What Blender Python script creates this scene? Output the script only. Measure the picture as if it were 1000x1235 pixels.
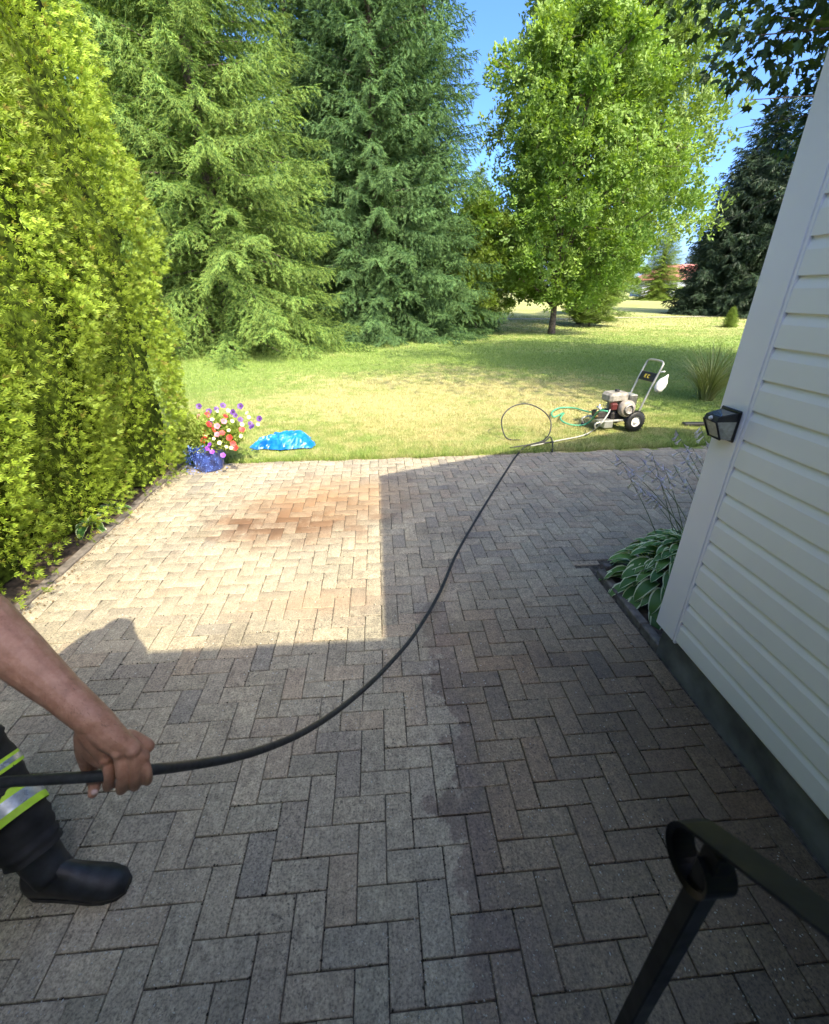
import bpy, math, random
import numpy as np
from mathutils import Vector, Matrix, noise

random.seed(7); rng = np.random.default_rng(7)
S = bpy.context.scene; COL = S.collection
for o in list(bpy.data.objects): bpy.data.objects.remove(o)

# ------------------------------------------------------------ camera, sky, sun, exposure
H = 1.85
PITCH, ROLL, YAW, FPX = .4582557, -.0019451, -.0780553, 540.26
def cam_axes():
    cp, sp = math.cos(PITCH), math.sin(PITCH)
    f = Vector((0, cp, -sp)); u = Vector((0, sp, cp)); x = Vector((1, 0, 0))
    Rz = Matrix.Rotation(YAW, 3, 'Z'); f, u, x = Rz @ f, Rz @ u, Rz @ x
    return math.cos(ROLL)*x + math.sin(ROLL)*u, -math.sin(ROLL)*x + math.cos(ROLL)*u, f
CX, CU, CF = cam_axes()
cd = bpy.data.cameras.new('camera'); cam = bpy.data.objects.new('camera', cd); COL.objects.link(cam)
m = Matrix((CX, CU, -CF)).transposed().to_4x4(); m.translation = (0, 0, H)
cam.matrix_world = m
cd.sensor_fit = 'HORIZONTAL'; cd.sensor_width = 36; cd.lens = FPX/1000*36
cd.clip_start = .03; cd.clip_end = 600
cd.dof.use_dof = True; cd.dof.focus_distance = 3.4; cd.dof.aperture_fstop = 5.6
S.camera = cam

SHX, SHY = -.407, .90                       # ground shift of a shadow per metre of height
sun_dir = Vector((-SHX, -SHY, 1)).normalized()
elev = math.asin(sun_dir.z); az = math.atan2(sun_dir.x, sun_dir.y)
W = bpy.data.worlds.new('World'); S.world = W; W.use_nodes = True
nt = W.node_tree; bg = nt.nodes['Background']
sky = nt.nodes.new('ShaderNodeTexSky'); sky.sky_type = 'NISHITA'; sky.sun_disc = False
sky.sun_elevation = elev; sky.sun_rotation = az
sky.air_density = .42; sky.dust_density = 3.2; sky.ozone_density = 3.4; sky.altitude = 100
sat = nt.nodes.new('ShaderNodeHueSaturation'); sat.inputs['Saturation'].default_value = 1.22
nt.links.new(sky.outputs[0], sat.inputs['Color']); nt.links.new(sat.outputs[0], bg.inputs[0]); bg.inputs[1].default_value = .15
sl = bpy.data.lights.new('sun', 'SUN'); sl.energy = 2.05; sl.angle = math.radians(.6); sl.color = (1, .88, .65)
so = bpy.data.objects.new('sun', sl); COL.objects.link(so)
so.rotation_euler = sun_dir.to_track_quat('Z', 'Y').to_euler(); so.location = (20, -30, 40)
S.view_settings.view_transform = 'Standard'; S.view_settings.look = 'None'
S.view_settings.gamma = 1; S.view_settings.use_curve_mapping = False
S.view_settings.exposure = 2.28
S.render.engine = 'CYCLES'; S.cycles.use_denoising = True
S.cycles.max_bounces = 6; S.cycles.diffuse_bounces = 3; S.cycles.transmission_bounces = 4; S.cycles.transparent_max_bounces = 4

# ------------------------------------------------------------ helpers
def at(px, py, d):
    "world point seen at pixel (px,py) of the photograph at optical depth d (used to survey the place)"
    return Vector((0, 0, H)) + (CF + CX*((px-500)/FPX) - CU*((py-617.5)/FPX))*d
def atz(px, py, z=0.0):
    r = CF + CX*((px-500)/FPX) - CU*((py-617.5)/FPX); t = (H-z)/-r.z
    return Vector((r.x*t, r.y*t, z))

def link(o, parent=None):
    COL.objects.link(o)
    if parent is not None: o.parent = parent
    return o
def tag(o, label=None, cat=None, group=None, kind=None):
    if label: o['label'] = label
    if cat: o['category'] = cat
    if group: o['group'] = group
    if kind: o['kind'] = kind
    return o
def empty(name, loc=(0, 0, 0), rz=0, **k):
    o = bpy.data.objects.new(name, None); o.location = loc; o.rotation_euler = (0, 0, rz)
    o.empty_display_size = .1; COL.objects.link(o); return tag(o, **k)

def mesh_np(name, V, F, mat, attrs=None, smooth=False):
    me = bpy.data.meshes.new(name); V = np.asarray(V, 'f4'); F = np.asarray(F, 'i4')
    k = F.shape[1]
    me.vertices.add(len(V)); me.vertices.foreach_set('co', V.ravel())
    me.loops.add(F.size); me.loops.foreach_set('vertex_index', F.ravel())
    me.polygons.add(len(F)); me.polygons.foreach_set('loop_start', np.arange(0, F.size, k, dtype='i4'))
    me.polygons.foreach_set('loop_total', np.full(len(F), k, 'i4'))
    if smooth: me.polygons.foreach_set('use_smooth', np.ones(len(F), bool))
    for an, av in (attrs or {}).items():
        a = me.attributes.new(an, 'FLOAT', 'POINT'); a.data.foreach_set('value', np.asarray(av, 'f4'))
    me.update(); me.validate()
    if mat: me.materials.append(mat)
    return me

class MB:
    "collects polygons into one mesh"
    def __init__(s): s.v = []; s.f = []; s.m = []; s.mats = []; s.sm = []
    def mi(s, mat):
        if mat not in s.mats: s.mats.append(mat)
        return s.mats.index(mat)
    def add(s, V, F, mat=None, smooth=False, M=None):
        b = len(s.v)
        s.v += [tuple(M @ Vector(p)) if M else tuple(p) for p in V]
        s.f += [tuple(i+b for i in f) for f in F]
        s.m += [s.mi(mat)]*len(F); s.sm += [smooth]*len(F)
        return s
    def box(s, a, b, mat=None, bev=0, M=None):
        x0, y0, z0 = a; x1, y1, z1 = b
        if bev <= 0:
            V = [(x, y, z) for z in (z0, z1) for y in (y0, y1) for x in (x0, x1)]
            F = [(0, 2, 3, 1), (4, 5, 7, 6), (0, 1, 5, 4), (2, 6, 7, 3), (0, 4, 6, 2), (1, 3, 7, 5)]
            return s.add(V, F, mat, False, M)
        # chamfered box: three quads rings
        c = bev; V = []; F = []
        X = (x0, x1); Y = (y0, y1); Z = (z0, z1); idx = {}
        for i in (0, 1):
            for j in (0, 1):
                for k in (0, 1):
                    sx, sy, sz = (1-2*i)*c, (1-2*j)*c, (1-2*k)*c
                    for t, p in enumerate(((X[i], Y[j]+sy, Z[k]+sz), (X[i]+sx, Y[j], Z[k]+sz), (X[i]+sx, Y[j]+sy, Z[k]))):
                        idx[i, j, k, t] = len(V); V.append(p)
        for i in (0, 1): F.append([idx[i, j, k, 0] for j, k in ((0, 0), (0, 1), (1, 1), (1, 0))][::1 if i == 0 else -1])
        for j in (0, 1): F.append([idx[i, j, k, 1] for i, k in ((0, 0), (1, 0), (1, 1), (0, 1))][::1 if j == 0 else -1])
        for k in (0, 1): F.append([idx[i, j, k, 2] for i, j in ((0, 0), (0, 1), (1, 1), (1, 0))][::1 if k == 0 else -1])
        for i in (0, 1):
            for j in (0, 1): F.append([idx[i, j, 0, 0], idx[i, j, 1, 0], idx[i, j, 1, 1], idx[i, j, 0, 1]][::1 if i == j else -1])
            for k in (0, 1): F.append([idx[i, 0, k, 0], idx[i, 0, k, 2], idx[i, 1, k, 2], idx[i, 1, k, 0]][::1 if i == k else -1])
        for j in (0, 1):
            for k in (0, 1): F.append([idx[0, j, k, 1], idx[1, j, k, 1], idx[1, j, k, 2], idx[0, j, k, 2]][::1 if j == k else -1])
        for i in (0, 1):
            for j in (0, 1):
                for k in (0, 1): F.append([idx[i, j, k, t] for t in (0, 1, 2)][::1 if (i+j+k) % 2 else -1])
        return s.add(V, F, mat, False, M)
    def tube(s, P, R, n=10, mat=None, cap=True, flat=1.0, up=None, M=None, smooth=True):
        P = [Vector(p) for p in P]
        if not hasattr(R, '__len__'): R = [R]*len(P)
        T = [(P[min(i+1, len(P)-1)]-P[max(i-1, 0)]).normalized() for i in range(len(P))]
        a = Vector(up) if up else Vector((0, 0, 1))
        if abs(a.dot(T[0])) > .95: a = Vector((1, 0, 0))
        V = []; nrm = (a - T[0]*a.dot(T[0])).normalized()
        for i, p in enumerate(P):
            nrm = (nrm - T[i]*nrm.dot(T[i])).normalized(); b = T[i].cross(nrm)
            r = R[i]; rx, ry = (r if hasattr(r, '__len__') else (r, r*flat))
            for k in range(n):
                t = 2*math.pi*k/n
                V.append(p + nrm*(math.cos(t)*rx) + b*(math.sin(t)*ry))
        F = [(i*n+k, i*n+(k+1) % n, (i+1)*n+(k+1) % n, (i+1)*n+k) for i in range(len(P)-1) for k in range(n)]
        s.add(V, F, mat, smooth, M)
        if cap:
            b0 = len(s.v)-len(V)
            s.f += [tuple(b0+k for k in range(n))[::-1], tuple(b0+(len(P)-1)*n+k for k in range(n))]
            s.m += [s.mi(mat)]*2; s.sm += [False]*2
        return s
    def lathe(s, prof, n=20, mat=None, M=None, smooth=True, lump=0):
        V = []; F = []
        for (r, z) in prof:
            for k in range(n):
                t = 2*math.pi*k/n; V.append((r*math.cos(t), r*math.sin(t), z))
        for i in range(len(prof)-1):
            for k in range(n): F.append((i*n+k, i*n+(k+1) % n, (i+1)*n+(k+1) % n, (i+1)*n+k))
        return s.add(V, F, mat, smooth, M)
    def build(s, name, parent=None, loc=None, **k):
        me = bpy.data.meshes.new(name); me.from_pydata([tuple(p) for p in s.v], [], s.f)
        for mt in s.mats:
            if mt: me.materials.append(mt)
        me.polygons.foreach_set('material_index', s.m); me.polygons.foreach_set('use_smooth', s.sm); me.update()
        o = bpy.data.objects.new(name, me); link(o, parent)
        if loc is not None: o.location = loc
        return tag(o, **k)

def smooth_path(pts, n=8):
    "Catmull-Rom through points"
    P = [Vector(p) for p in pts]; P = [P[0]*2-P[1]] + P + [P[-1]*2-P[-2]]; out = []
    for i in range(1, len(P)-2):
        for k in range(n):
            t = k/n; a, b, c, d = P[i-1:i+3]
            out.append(.5*((2*b)+(c-a)*t+(2*a-5*b+4*c-d)*t*t+(3*b-3*c+d-a)*t**3))
    out.append(P[-2]); return out

# ------------------------------------------------------------ materials
def new_mat(name):
    mt = bpy.data.materials.new(name); mt.use_nodes = True
    t = mt.node_tree; return mt, t, t.nodes['Principled BSDF'], t.nodes['Material Output']
def N(t, typ, **k):
    n = t.nodes.new(typ)
    for a, v in k.items(): setattr(n, a, v)
    return n
def ramp(t, fac, stops):
    r = N(t, 'ShaderNodeValToRGB'); e = r.color_ramp.elements
    while len(e) > 1: e.remove(e[-1])
    e[0].position = stops[0][0]; e[0].color = (*stops[0][1], 1)
    for p, c in stops[1:]:
        q = e.new(p); q.color = (*c, 1)
    t.links.new(fac, r.inputs[0]); return r.outputs[0]
def pos(t): return N(t, 'ShaderNodeNewGeometry').outputs['Position']
def objc(t): return N(t, 'ShaderNodeTexCoord').outputs['Object']
def tex(t, vec, scale, detail=3, rough=.5, dist=0):
    n = N(t, 'ShaderNodeTexNoise'); n.inputs['Scale'].default_value = scale; n.inputs['Detail'].default_value = detail
    n.inputs['Roughness'].default_value = rough; n.inputs['Distortion'].default_value = dist
    t.links.new(vec, n.inputs['Vector']); return n.outputs[0]
def mix(t, a, b, f, typ='MIX'):
    n = N(t, 'ShaderNodeMix', data_type='RGBA', blend_type=typ)
    for s, v in ((n.inputs[0], f), (n.inputs[6], a), (n.inputs[7], b)):
        if isinstance(v, (int, float)): s.default_value = v
        elif isinstance(v, tuple): s.default_value = (*v, 1)
        else: t.links.new(v, s)
    return n.outputs[2]
def mth(t, op, a, b=0.0, c=None):
    n = N(t, 'ShaderNodeMath', operation=op)
    for i, v in enumerate((a, b, c)):
        if v is None: continue
        if isinstance(v, (int, float)): n.inputs[i].default_value = v
        else: t.links.new(v, n.inputs[i])
    return n.outputs[0]
def sstep(t, v, lo, hi, a=0.0, b=1.0):
    n = N(t, 'ShaderNodeMapRange', interpolation_type='SMOOTHSTEP')
    t.links.new(v, n.inputs[0]); n.inputs[1].default_value = lo; n.inputs[2].default_value = hi
    n.inputs[3].default_value = a; n.inputs[4].default_value = b; return n.outputs[0]
def bump(t, p, h, strength=.3, dist=.01):
    b = N(t, 'ShaderNodeBump'); b.inputs['Strength'].default_value = strength; b.inputs['Distance'].default_value = dist
    t.links.new(h, b.inputs['Height']); t.links.new(b.outputs[0], p.inputs['Normal'])
def plain(name, c, rough=.5, metal=0, var=.12, scale=30, bmp=0, spec=.5, coat=0):
    mt, t, p, o = new_mat(name); n = tex(t, objc(t), scale, 4)
    dark = tuple(x*(1-var*2) for x in c); lite = tuple(min(1, x*(1+var)) for x in c)
    t.links.new(ramp(t, n, [(.3, dark), (.7, lite)]), p.inputs['Base Color'])
    t.links.new(sstep(t, tex(t, objc(t), scale*.4, 3), .3, .7, max(.02, rough-.08), min(1, rough+.08)), p.inputs['Roughness'])
    p.inputs['Metallic'].default_value = metal; p.inputs['Specular IOR Level'].default_value = spec
    p.inputs['Coat Weight'].default_value = coat
    if bmp: bump(t, p, n, bmp, .004)
    return mt
def foliage(name, stops, tipc=None, tipamt=.6, trans=.35, rough=.5, spec=.3):
    mt, t, p, o = new_mat(name)
    a = N(t, 'ShaderNodeAttribute', attribute_name='rnd'); c = ramp(t, a.outputs['Fac'], stops)
    if tipc:
        b = N(t, 'ShaderNodeAttribute', attribute_name='tip')
        c = mix(t, c, tipc, mth(t, 'MULTIPLY', b.outputs['Fac'], tipamt))
    hs = N(t, 'ShaderNodeHueSaturation')
    t.links.new(sstep(t, tex(t, pos(t), 1.1, 2), .3, .7, .75, 1.25), hs.inputs['Value']); t.links.new(c, hs.inputs['Color']); c = hs.outputs[0]
    t.links.new(c, p.inputs['Base Color']); p.inputs['Roughness'].default_value = rough
    p.inputs['Specular IOR Level'].default_value = spec
    tr = N(t, 'ShaderNodeBsdfTranslucent'); t.links.new(mix(t, c, (1., 1., .35), 1.0, 'MULTIPLY'), tr.inputs[0])
    ms = N(t, 'ShaderNodeMixShader'); ms.inputs[0].default_value = trans
    t.links.new(p.outputs[0], ms.inputs[1]); t.links.new(tr.outputs[0], ms.inputs[2]); t.links.new(ms.outputs[0], o.inputs[0])
    return mt

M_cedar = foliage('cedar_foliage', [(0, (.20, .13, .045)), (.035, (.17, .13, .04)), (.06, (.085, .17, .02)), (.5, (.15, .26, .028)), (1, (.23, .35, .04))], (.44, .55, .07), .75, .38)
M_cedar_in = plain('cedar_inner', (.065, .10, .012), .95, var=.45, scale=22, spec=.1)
M_spruce = foliage('spruce_needles', [(0, (.04, .095, .028)), (.5, (.075, .155, .042)), (1, (.12, .22, .055))], (.42, .55, .12), .8, .24, .7, .12)
M_spruce_b = foliage('blue_spruce_needles', [(0, (.026, .068, .034)), (.5, (.05, .115, .048)), (1, (.085, .165, .06))], (.26, .41, .13), .7, .22, .7, .12)
M_spruce_d = foliage('dark_spruce_needles', [(0, (.018, .036, .022)), (.5, (.028, .054, .03)), (1, (.042, .075, .036))], (.09, .13, .05), .35, .15)  # dark species; shade from trees further right is also put into this colour
M_ash = foliage('ash_leaves', [(0, (.12, .21, .045)), (.5, (.19, .31, .06)), (1, (.29, .42, .09))], None, 0, .42)
M_ash2 = foliage('locust_leaves', [(0, (.12, .19, .045)), (.5, (.17, .26, .055)), (1, (.25, .35, .075))], None, 0, .38)
M_lime = foliage('lime_shrub_leaves', [(0, (.12, .20, .03)), (.5, (.18, .27, .04)), (1, (.26, .34, .06))], None, 0, .42)
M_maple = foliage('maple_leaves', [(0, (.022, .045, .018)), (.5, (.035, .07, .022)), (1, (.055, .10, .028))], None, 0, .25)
M_grass = None
M_bark = plain('bark', (.13, .10, .08), .9, var=.35, scale=14, bmp=.6)
M_soil = plain('soil', (.085, .062, .045), .95, var=.35, scale=25, bmp=.8)
M_white_trim = plain('white_vinyl_trim', (.84, .84, .89), .42, var=.02, scale=3)
M_rail = plain('black_rail_paint', (.004, .0045, .0045), .42, var=.3, scale=40, bmp=.1, spec=.15)
M_found = plain('painted_foundation', (.165, .17, .165), .75, var=.3, scale=5, bmp=.3)
M_roof = plain('asphalt_shingle', (.10, .095, .09), .95, var=.3, scale=30)
M_rubber = plain('black_rubber', (.018, .019, .021), .5, var=.2, scale=60)
M_hose = plain('black_hose_rubber', (.022, .024, .026), .5, var=.25, scale=90, bmp=.2)
M_hose_g = plain('green_garden_hose', (.08, .38, .22), .4, var=.1, scale=60)
M_hose_w = plain('pale_grey_hose', (.42, .42, .38), .5, var=.1, scale=60)
M_metal = plain('pale_silver_metal', (.44, .45, .42), .35, .55, var=.12, scale=30)
M_engine = plain('engine_casting', (.36, .34, .32), .5, .4, var=.3, scale=40, bmp=.2)
M_darkeng = plain('dark_engine_parts', (.05, .045, .045), .5, .2, var=.3, scale=50)
M_cream = plain('cream_engine_cover', (.33, .29, .24), .4, var=.15, scale=20)
M_red = plain('red_engine_plastic', (.10, .02, .02), .5)
M_black = plain('black_plastic', (.02, .02, .021), .38, var=.2, scale=50)
M_yel = plain('yellow_print', (.75, .6, .08), .5)
M_white = plain('white_plastic', (.75, .74, .72), .45, var=.05)
M_brass = plain('brass', (.6, .45, .2), .35, .8)
M_tank = plain('weathered_grey_cover', (.30, .285, .25), .5, var=.2, scale=20)
M_pot = plain('cobalt_blue_pot', (.035, .07, .30), .18, var=.25, scale=18, coat=.5)

# lawn / terrain colour shared by the ground sheet and the blades
def lawn_color(t):
    P = pos(t)
    big = tex(t, P, .45, 3, .5); mid = tex(t, P, 3.2, 6, .72); fine = tex(t, P, 60, 3, .6)
    sep = N(t, 'ShaderNodeSeparateXYZ'); t.links.new(P, sep.inputs[0])
    # the lawn is drier around (1.5, 9) and greener beside the hedge
    dx = mth(t, 'MULTIPLY', mth(t, 'ADD', sep.outputs[0], -1.3), .26); dy = mth(t, 'MULTIPLY', mth(t, 'ADD', sep.outputs[1], -8.6), .30)
    d = mth(t, 'SQRT', mth(t, 'ADD', mth(t, 'MULTIPLY', dx, dx), mth(t, 'MULTIPLY', dy, dy)))
    dry = mth(t, 'ADD', sstep(t, d, 1.9, .2, 0, .92), mth(t, 'MULTIPLY', mth(t, 'ADD', mid, -.5), 2.2))
    dry = mth(t, 'ADD', dry, mth(t, 'MULTIPLY', mth(t, 'ADD', big, -.5), 1.2))
    dry = mth(t, 'ADD', dry, sstep(t, sep.outputs[1], 12, 28, 0, .6))
    return sstep(t, dry, .1, 1.1), fine
def grass_mat():
    mt, t, p, o = new_mat('grass_blades'); dry, fine = lawn_color(t)
    a = N(t, 'ShaderNodeAttribute', attribute_name='rnd')
    g = ramp(t, a.outputs['Fac'], [(0, (.12, .20, .03)), (.6, (.22, .33, .06)), (1, (.36, .45, .11))])
    y = ramp(t, a.outputs['Fac'], [(0, (.28, .28, .09)), (.6, (.50, .46, .20)), (1, (.70, .62, .32))])
    c = mix(t, g, y, dry); t.links.new(c, p.inputs['Base Color']); p.inputs['Roughness'].default_value = .55
    tr = N(t, 'ShaderNodeBsdfTranslucent'); t.links.new(c, tr.inputs[0])
    ms = N(t, 'ShaderNodeMixShader'); ms.inputs[0].default_value = .3
    t.links.new(p.outputs[0], ms.inputs[1]); t.links.new(tr.outputs[0], ms.inputs[2]); t.links.new(ms.outputs[0], o.inputs[0])
    return mt
def lawn_mat():
    mt, t, p, o = new_mat('lawn_turf'); dry, fine = lawn_color(t)
    g = ramp(t, fine, [(.3, (.11, .17, .03)), (.7, (.27, .38, .08))]); y = ramp(t, fine, [(.3, (.25, .23, .08)), (.7, (.58, .52, .24))])
    t.links.new(mix(t, g, y, dry), p.inputs['Base Color']); p.inputs['Roughness'].default_value = .9
    bump(t, p, fine, .9, .03); return mt
M_grass, M_lawn = grass_mat(), lawn_mat()

def paver_mat(name, source):
    mt, t, p, o = new_mat(name); P = pos(t)
    if source == 'geo': r = N(t, 'ShaderNodeAttribute', attribute_name='rnd').outputs['Fac']
    else: r = N(t, 'ShaderNodeAttribute', attribute_name='rnd', attribute_type='OBJECT').outputs['Fac']
    base = ramp(t, r, [(0, (.31, .285, .23)), (.2, (.395, .36, .29)), (.4, (.35, .325, .265)), (.55, (.43, .385, .305)), (.72, (.335, .31, .26)), (.86, (.395, .335, .26)), (1, (.275, .262, .235))])
    sep = N(t, 'ShaderNodeSeparateXYZ'); t.links.new(P, sep.inputs[0]); X, Y = sep.outputs[0], sep.outputs[1]
    n1 = tex(t, P, 120, 4, .75); n2 = tex(t, P, 24, 4, .65); n3 = tex(t, P, 2.3, 4, .6); n4 = tex(t, P, 70, 4, .7)
    c = mix(t, base, (1.0, .985, .92), 1.0, 'MULTIPLY')
    c = mix(t, c, ramp(t, n1, [(.36, (.50, .50, .50)), (.5, (.98, .98, .98)), (.66, (1.30, 1.30, 1.28))]), 1.0, 'MULTIPLY')
    c = mix(t, c, ramp(t, n2, [(.3, (.74, .74, .74)), (.7, (1.18, 1.18, 1.18))]), 1.0, 'MULTIPLY')
    c = mix(t, c, ramp(t, n3, [(.3, (.80, .80, .82)), (.7, (1.15, 1.14, 1.10))]), 1.0, 'MULTIPLY')
    mpv = N(t, 'ShaderNodeMapping'); t.links.new(P, mpv.inputs[0]); mpv.inputs['Scale'].default_value = (1, .28, 1); mpv.inputs['Rotation'].default_value = (0, 0, .12)
    n5 = tex(t, mpv.outputs[0], 85, 5, .75, .4); c = mix(t, c, ramp(t, n5, [(.32, (.66, .66, .67)), (.5, (1, 1, 1)), (.68, (1.22, 1.21, 1.18))]), .8, 'MULTIPLY')
    # dark lichen specks on the unwashed stones
    sp = sstep(t, n4, .56, .64); c = mix(t, c, (.07, .068, .06), mth(t, 'MULTIPLY', sp, sstep(t, tex(t, P, 3.5, 3), .42, .62, 0, .85)))
    def blob(x, y, rx, ry, soft=.5, nz=.6):
        a = mth(t, 'MULTIPLY', mth(t, 'ADD', X, -x), 1/rx); b = mth(t, 'MULTIPLY', mth(t, 'ADD', Y, -y), 1/ry)
        d = mth(t, 'SQRT', mth(t, 'ADD', mth(t, 'MULTIPLY', a, a), mth(t, 'MULTIPLY', b, b)))
        d = mth(t, 'ADD', d, mth(t, 'MULTIPLY', mth(t, 'ADD', tex(t, P, 4.5, 4, .6), -.5), nz*2))
        return sstep(t, d, 1+soft*.5, 1-soft, 0, 1)
    # rust coloured stain, and paler washed stone in front of it
    blot = sstep(t, mth(t, 'ADD', mth(t, 'MULTIPLY', tex(t, P, 9, 5, .7), .7), mth(t, 'MULTIPLY', r, .3)), .38, .58, .35, 1)
    c = mix(t, c, (.22, .12, .06), mth(t, 'MULTIPLY', blob(-.75, 3.75, .80, .58, .7, .7), mth(t, 'MULTIPLY', blot, .8)))
    c = mix(t, c, (.13, .072, .04), mth(t, 'MULTIPLY', blob(-.90, 3.62, .60, .36, .9, .9), mth(t, 'MULTIPLY', blot, .9)))
    c = mix(t, c, (.30, .19, .10), mth(t, 'MULTIPLY', blob(-.4, 4.2, .8, .6, .9, .6), .6))
    c = mix(t, c, (.33, .19, .11), mth(t, 'MULTIPLY', blob(-.45, 2.45, .45, .16, .9, .7), .42))
    c = mix(t, c, (.42, .36, .26), mth(t, 'MULTIPLY', blob(-1.1, 2.7, .9, .55, .9, .5), .30))
    # wet, freshly rinsed stone on the right of an irregular water line
    edge = mth(t, 'ADD', X, mth(t, 'MULTIPLY', mth(t, 'ADD', tex(t, P, 2.6, 5, .6), -.5), .75))
    edge = mth(t, 'ADD', edge, mth(t, 'MULTIPLY', Y, -.04))
    wet = mth(t, 'MULTIPLY', sstep(t, edge, .15, .18), sstep(t, Y, 2.9, 1.7, 0, 1))
    c = mix(t, c, (.68, .60, .52), mth(t, 'MULTIPLY', wet, .95), 'MULTIPLY')
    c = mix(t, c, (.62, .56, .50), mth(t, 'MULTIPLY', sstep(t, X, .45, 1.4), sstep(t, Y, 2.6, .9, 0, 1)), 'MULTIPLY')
    pud = mth(t, 'MULTIPLY', wet, sstep(t, edge, .42, .22)); c = mix(t, c, (.84, .84, .98), mth(t, 'MULTIPLY', pud, .8), 'MULTIPLY')
    patch = sstep(t, tex(t, P, 1.7, 4, .6), .56, .64); c = mix(t, c, (.78, .77, .78), mth(t, 'MULTIPLY', patch, .7), 'MULTIPLY')
    t.links.new(c, p.inputs['Base Color'])
    t.links.new(mth(t, 'ADD', mth(t, 'MULTIPLY', wet, -.30), sstep(t, n2, .3, .7, .72, .9)), p.inputs['Roughness'])
    p.inputs['Specular IOR Level'].default_value = .4
    h = mth(t, 'ADD', mth(t, 'ADD', mth(t, 'MULTIPLY', n1, .5), mth(t, 'MULTIPLY', n5, .5)), n2); bump(t, p, h, .6, .005); return mt
M_pav_o, M_pav_g = paver_mat('concrete_paver', 'obj'), paver_mat('concrete_paver_joined', 'geo')
M_sand = plain('joint_sand', (.10, .088, .07), .95, var=.4, scale=40, bmp=.6)
M_curb = plain('kerb_concrete', (.17, .15, .13), .85, var=.25, scale=20, bmp=.4)

def siding_mat():
    mt, t, p, o = new_mat('cream_vinyl_siding')
    mp = N(t, 'ShaderNodeMapping'); t.links.new(pos(t), mp.inputs[0]); mp.inputs['Scale'].default_value = (1, .12, 1)
    grain = tex(t, mp.outputs[0], 160, 3, .6); dirt = tex(t, pos(t), 2.1, 4, .6)
    c = ramp(t, dirt, [(.3, (.80, .81, .79)), (.75, (.87, .87, .85))]); t.links.new(c, p.inputs['Base Color'])
    p.inputs['Roughness'].default_value = .5; bump(t, p, grain, .12, .002); return mt
M_siding = siding_mat()

# ------------------------------------------------------------ ground
def ground_z(x, y):
    z = 0.0
    if y > 26: z += (min(y, 95)-26)*.0145
    z += .03*noise.noise(Vector((x*.25, y*.25, 0)))*min(1, max(0, (y-5.6)/3))
    z += .012*noise.noise(Vector((x*1.7, y*1.7, 3)))*min(1, max(0, (y-5.4)/1))
    return z
PATIO_END = 5.28
def back_edge(x): return PATIO_END + .035*max(0, x) + .018*noise.noise(Vector((x*3, 0, 5)))
xs = np.unique(np.concatenate([np.linspace(-220, -30, 20), np.linspace(-30, -8, 23), np.linspace(-8, 12, 81), np.linspace(12, 40, 29), np.linspace(40, 220, 19), [-2.36, 6.2]]))
ys = np.unique(np.concatenate([np.linspace(-60, -3, 12), np.linspace(-3, 5, 12), np.linspace(5, 16, 56), np.linspace(16, 40, 49), np.linspace(40, 260, 30), [5.3]]))
V = []
for y in ys:
    for x in xs:
        z = ground_z(x, y)
        if -3.4 < x < 6.4 and y < PATIO_END + .02: z = -.09
        V.append((x, y, z))
nx = len(xs); F = [(j*nx+i, j*nx+i+1, (j+1)*nx+i+1, (j+1)*nx+i) for j in range(len(ys)-1) for i in range(nx-1)]
me = mesh_np('lawn', V, F, M_lawn, smooth=True); lawn = link(bpy.data.objects.new('lawn', me)); tag(lawn, kind='structure')

# far gravel path crossing the lawn
mb = MB(); pp = [(-4, 36), (6, 33.2), (12, 32.6), (18, 33.4), (26, 34.2), (40, 33)]
pp = smooth_path([(a, b, 0) for a, b in pp], 6); Vp = []
for q in pp:
    for s_ in (-.4, .4): Vp.append((q.x, q.y+s_, ground_z(q.x, q.y+s_)+.03))
mb.add(Vp, [(2*i, 2*i+2, 2*i+3, 2*i+1) for i in range(len(pp)-1)], plain('gravel_path', (.34, .32, .24), .95, scale=8), True)
mb.build('path', kind='structure')

# ------------------------------------------------------------ patio of herringbone pavers
U = .1036; GAP = .0035
patio = MB().add([(-2.37, -.95, -.010), (1.60, -.95, -.010), (1.60, 2.72, -.010), (6.2, 2.72, -.010), (6.2, 5.52, -.010), (1.60, 5.36, -.010), (-2.37, 5.30, -.010)],
    [(0, 1, 2, 3, 4, 5, 6)], M_sand).build('patio', kind='structure')
OX, OY = -.2405, 1.142
rects = []
for a in range(-60, 70):
    for b in range(-60, 70):
        # lattice vectors (-1, +1 down) and (2, 2 down)
        gx, gy = -a+2*b, a+2*b
        for (x, y, w, h) in ((gx, gy, 2, 1), (gx+2, gy, 1, 2)):
            rects.append((OX+x*U, OY-(y+h)*U, OX+(x+w)*U, OY-y*U))
pav = []
for (x0, y0, x1, y1) in rects:
    xm, ym = (x0+x1)/2, (y0+y1)/2
    xmax = 6.15 if ym > 2.74 else 1.515
    ymax = back_edge(xm)-.02+.02*random.random()
    if xm > 1.515 and ym > 2.74: y0 = max(y0, 2.74)
    X0, X1 = max(x0, -2.36), min(x1, xmax); Y0, Y1 = max(y0, -.93), min(y1, ymax)
    if X1-X0 < .025 or Y1-Y0 < .025: continue
    pav.append((X0, Y0, X1, Y1))
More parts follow.
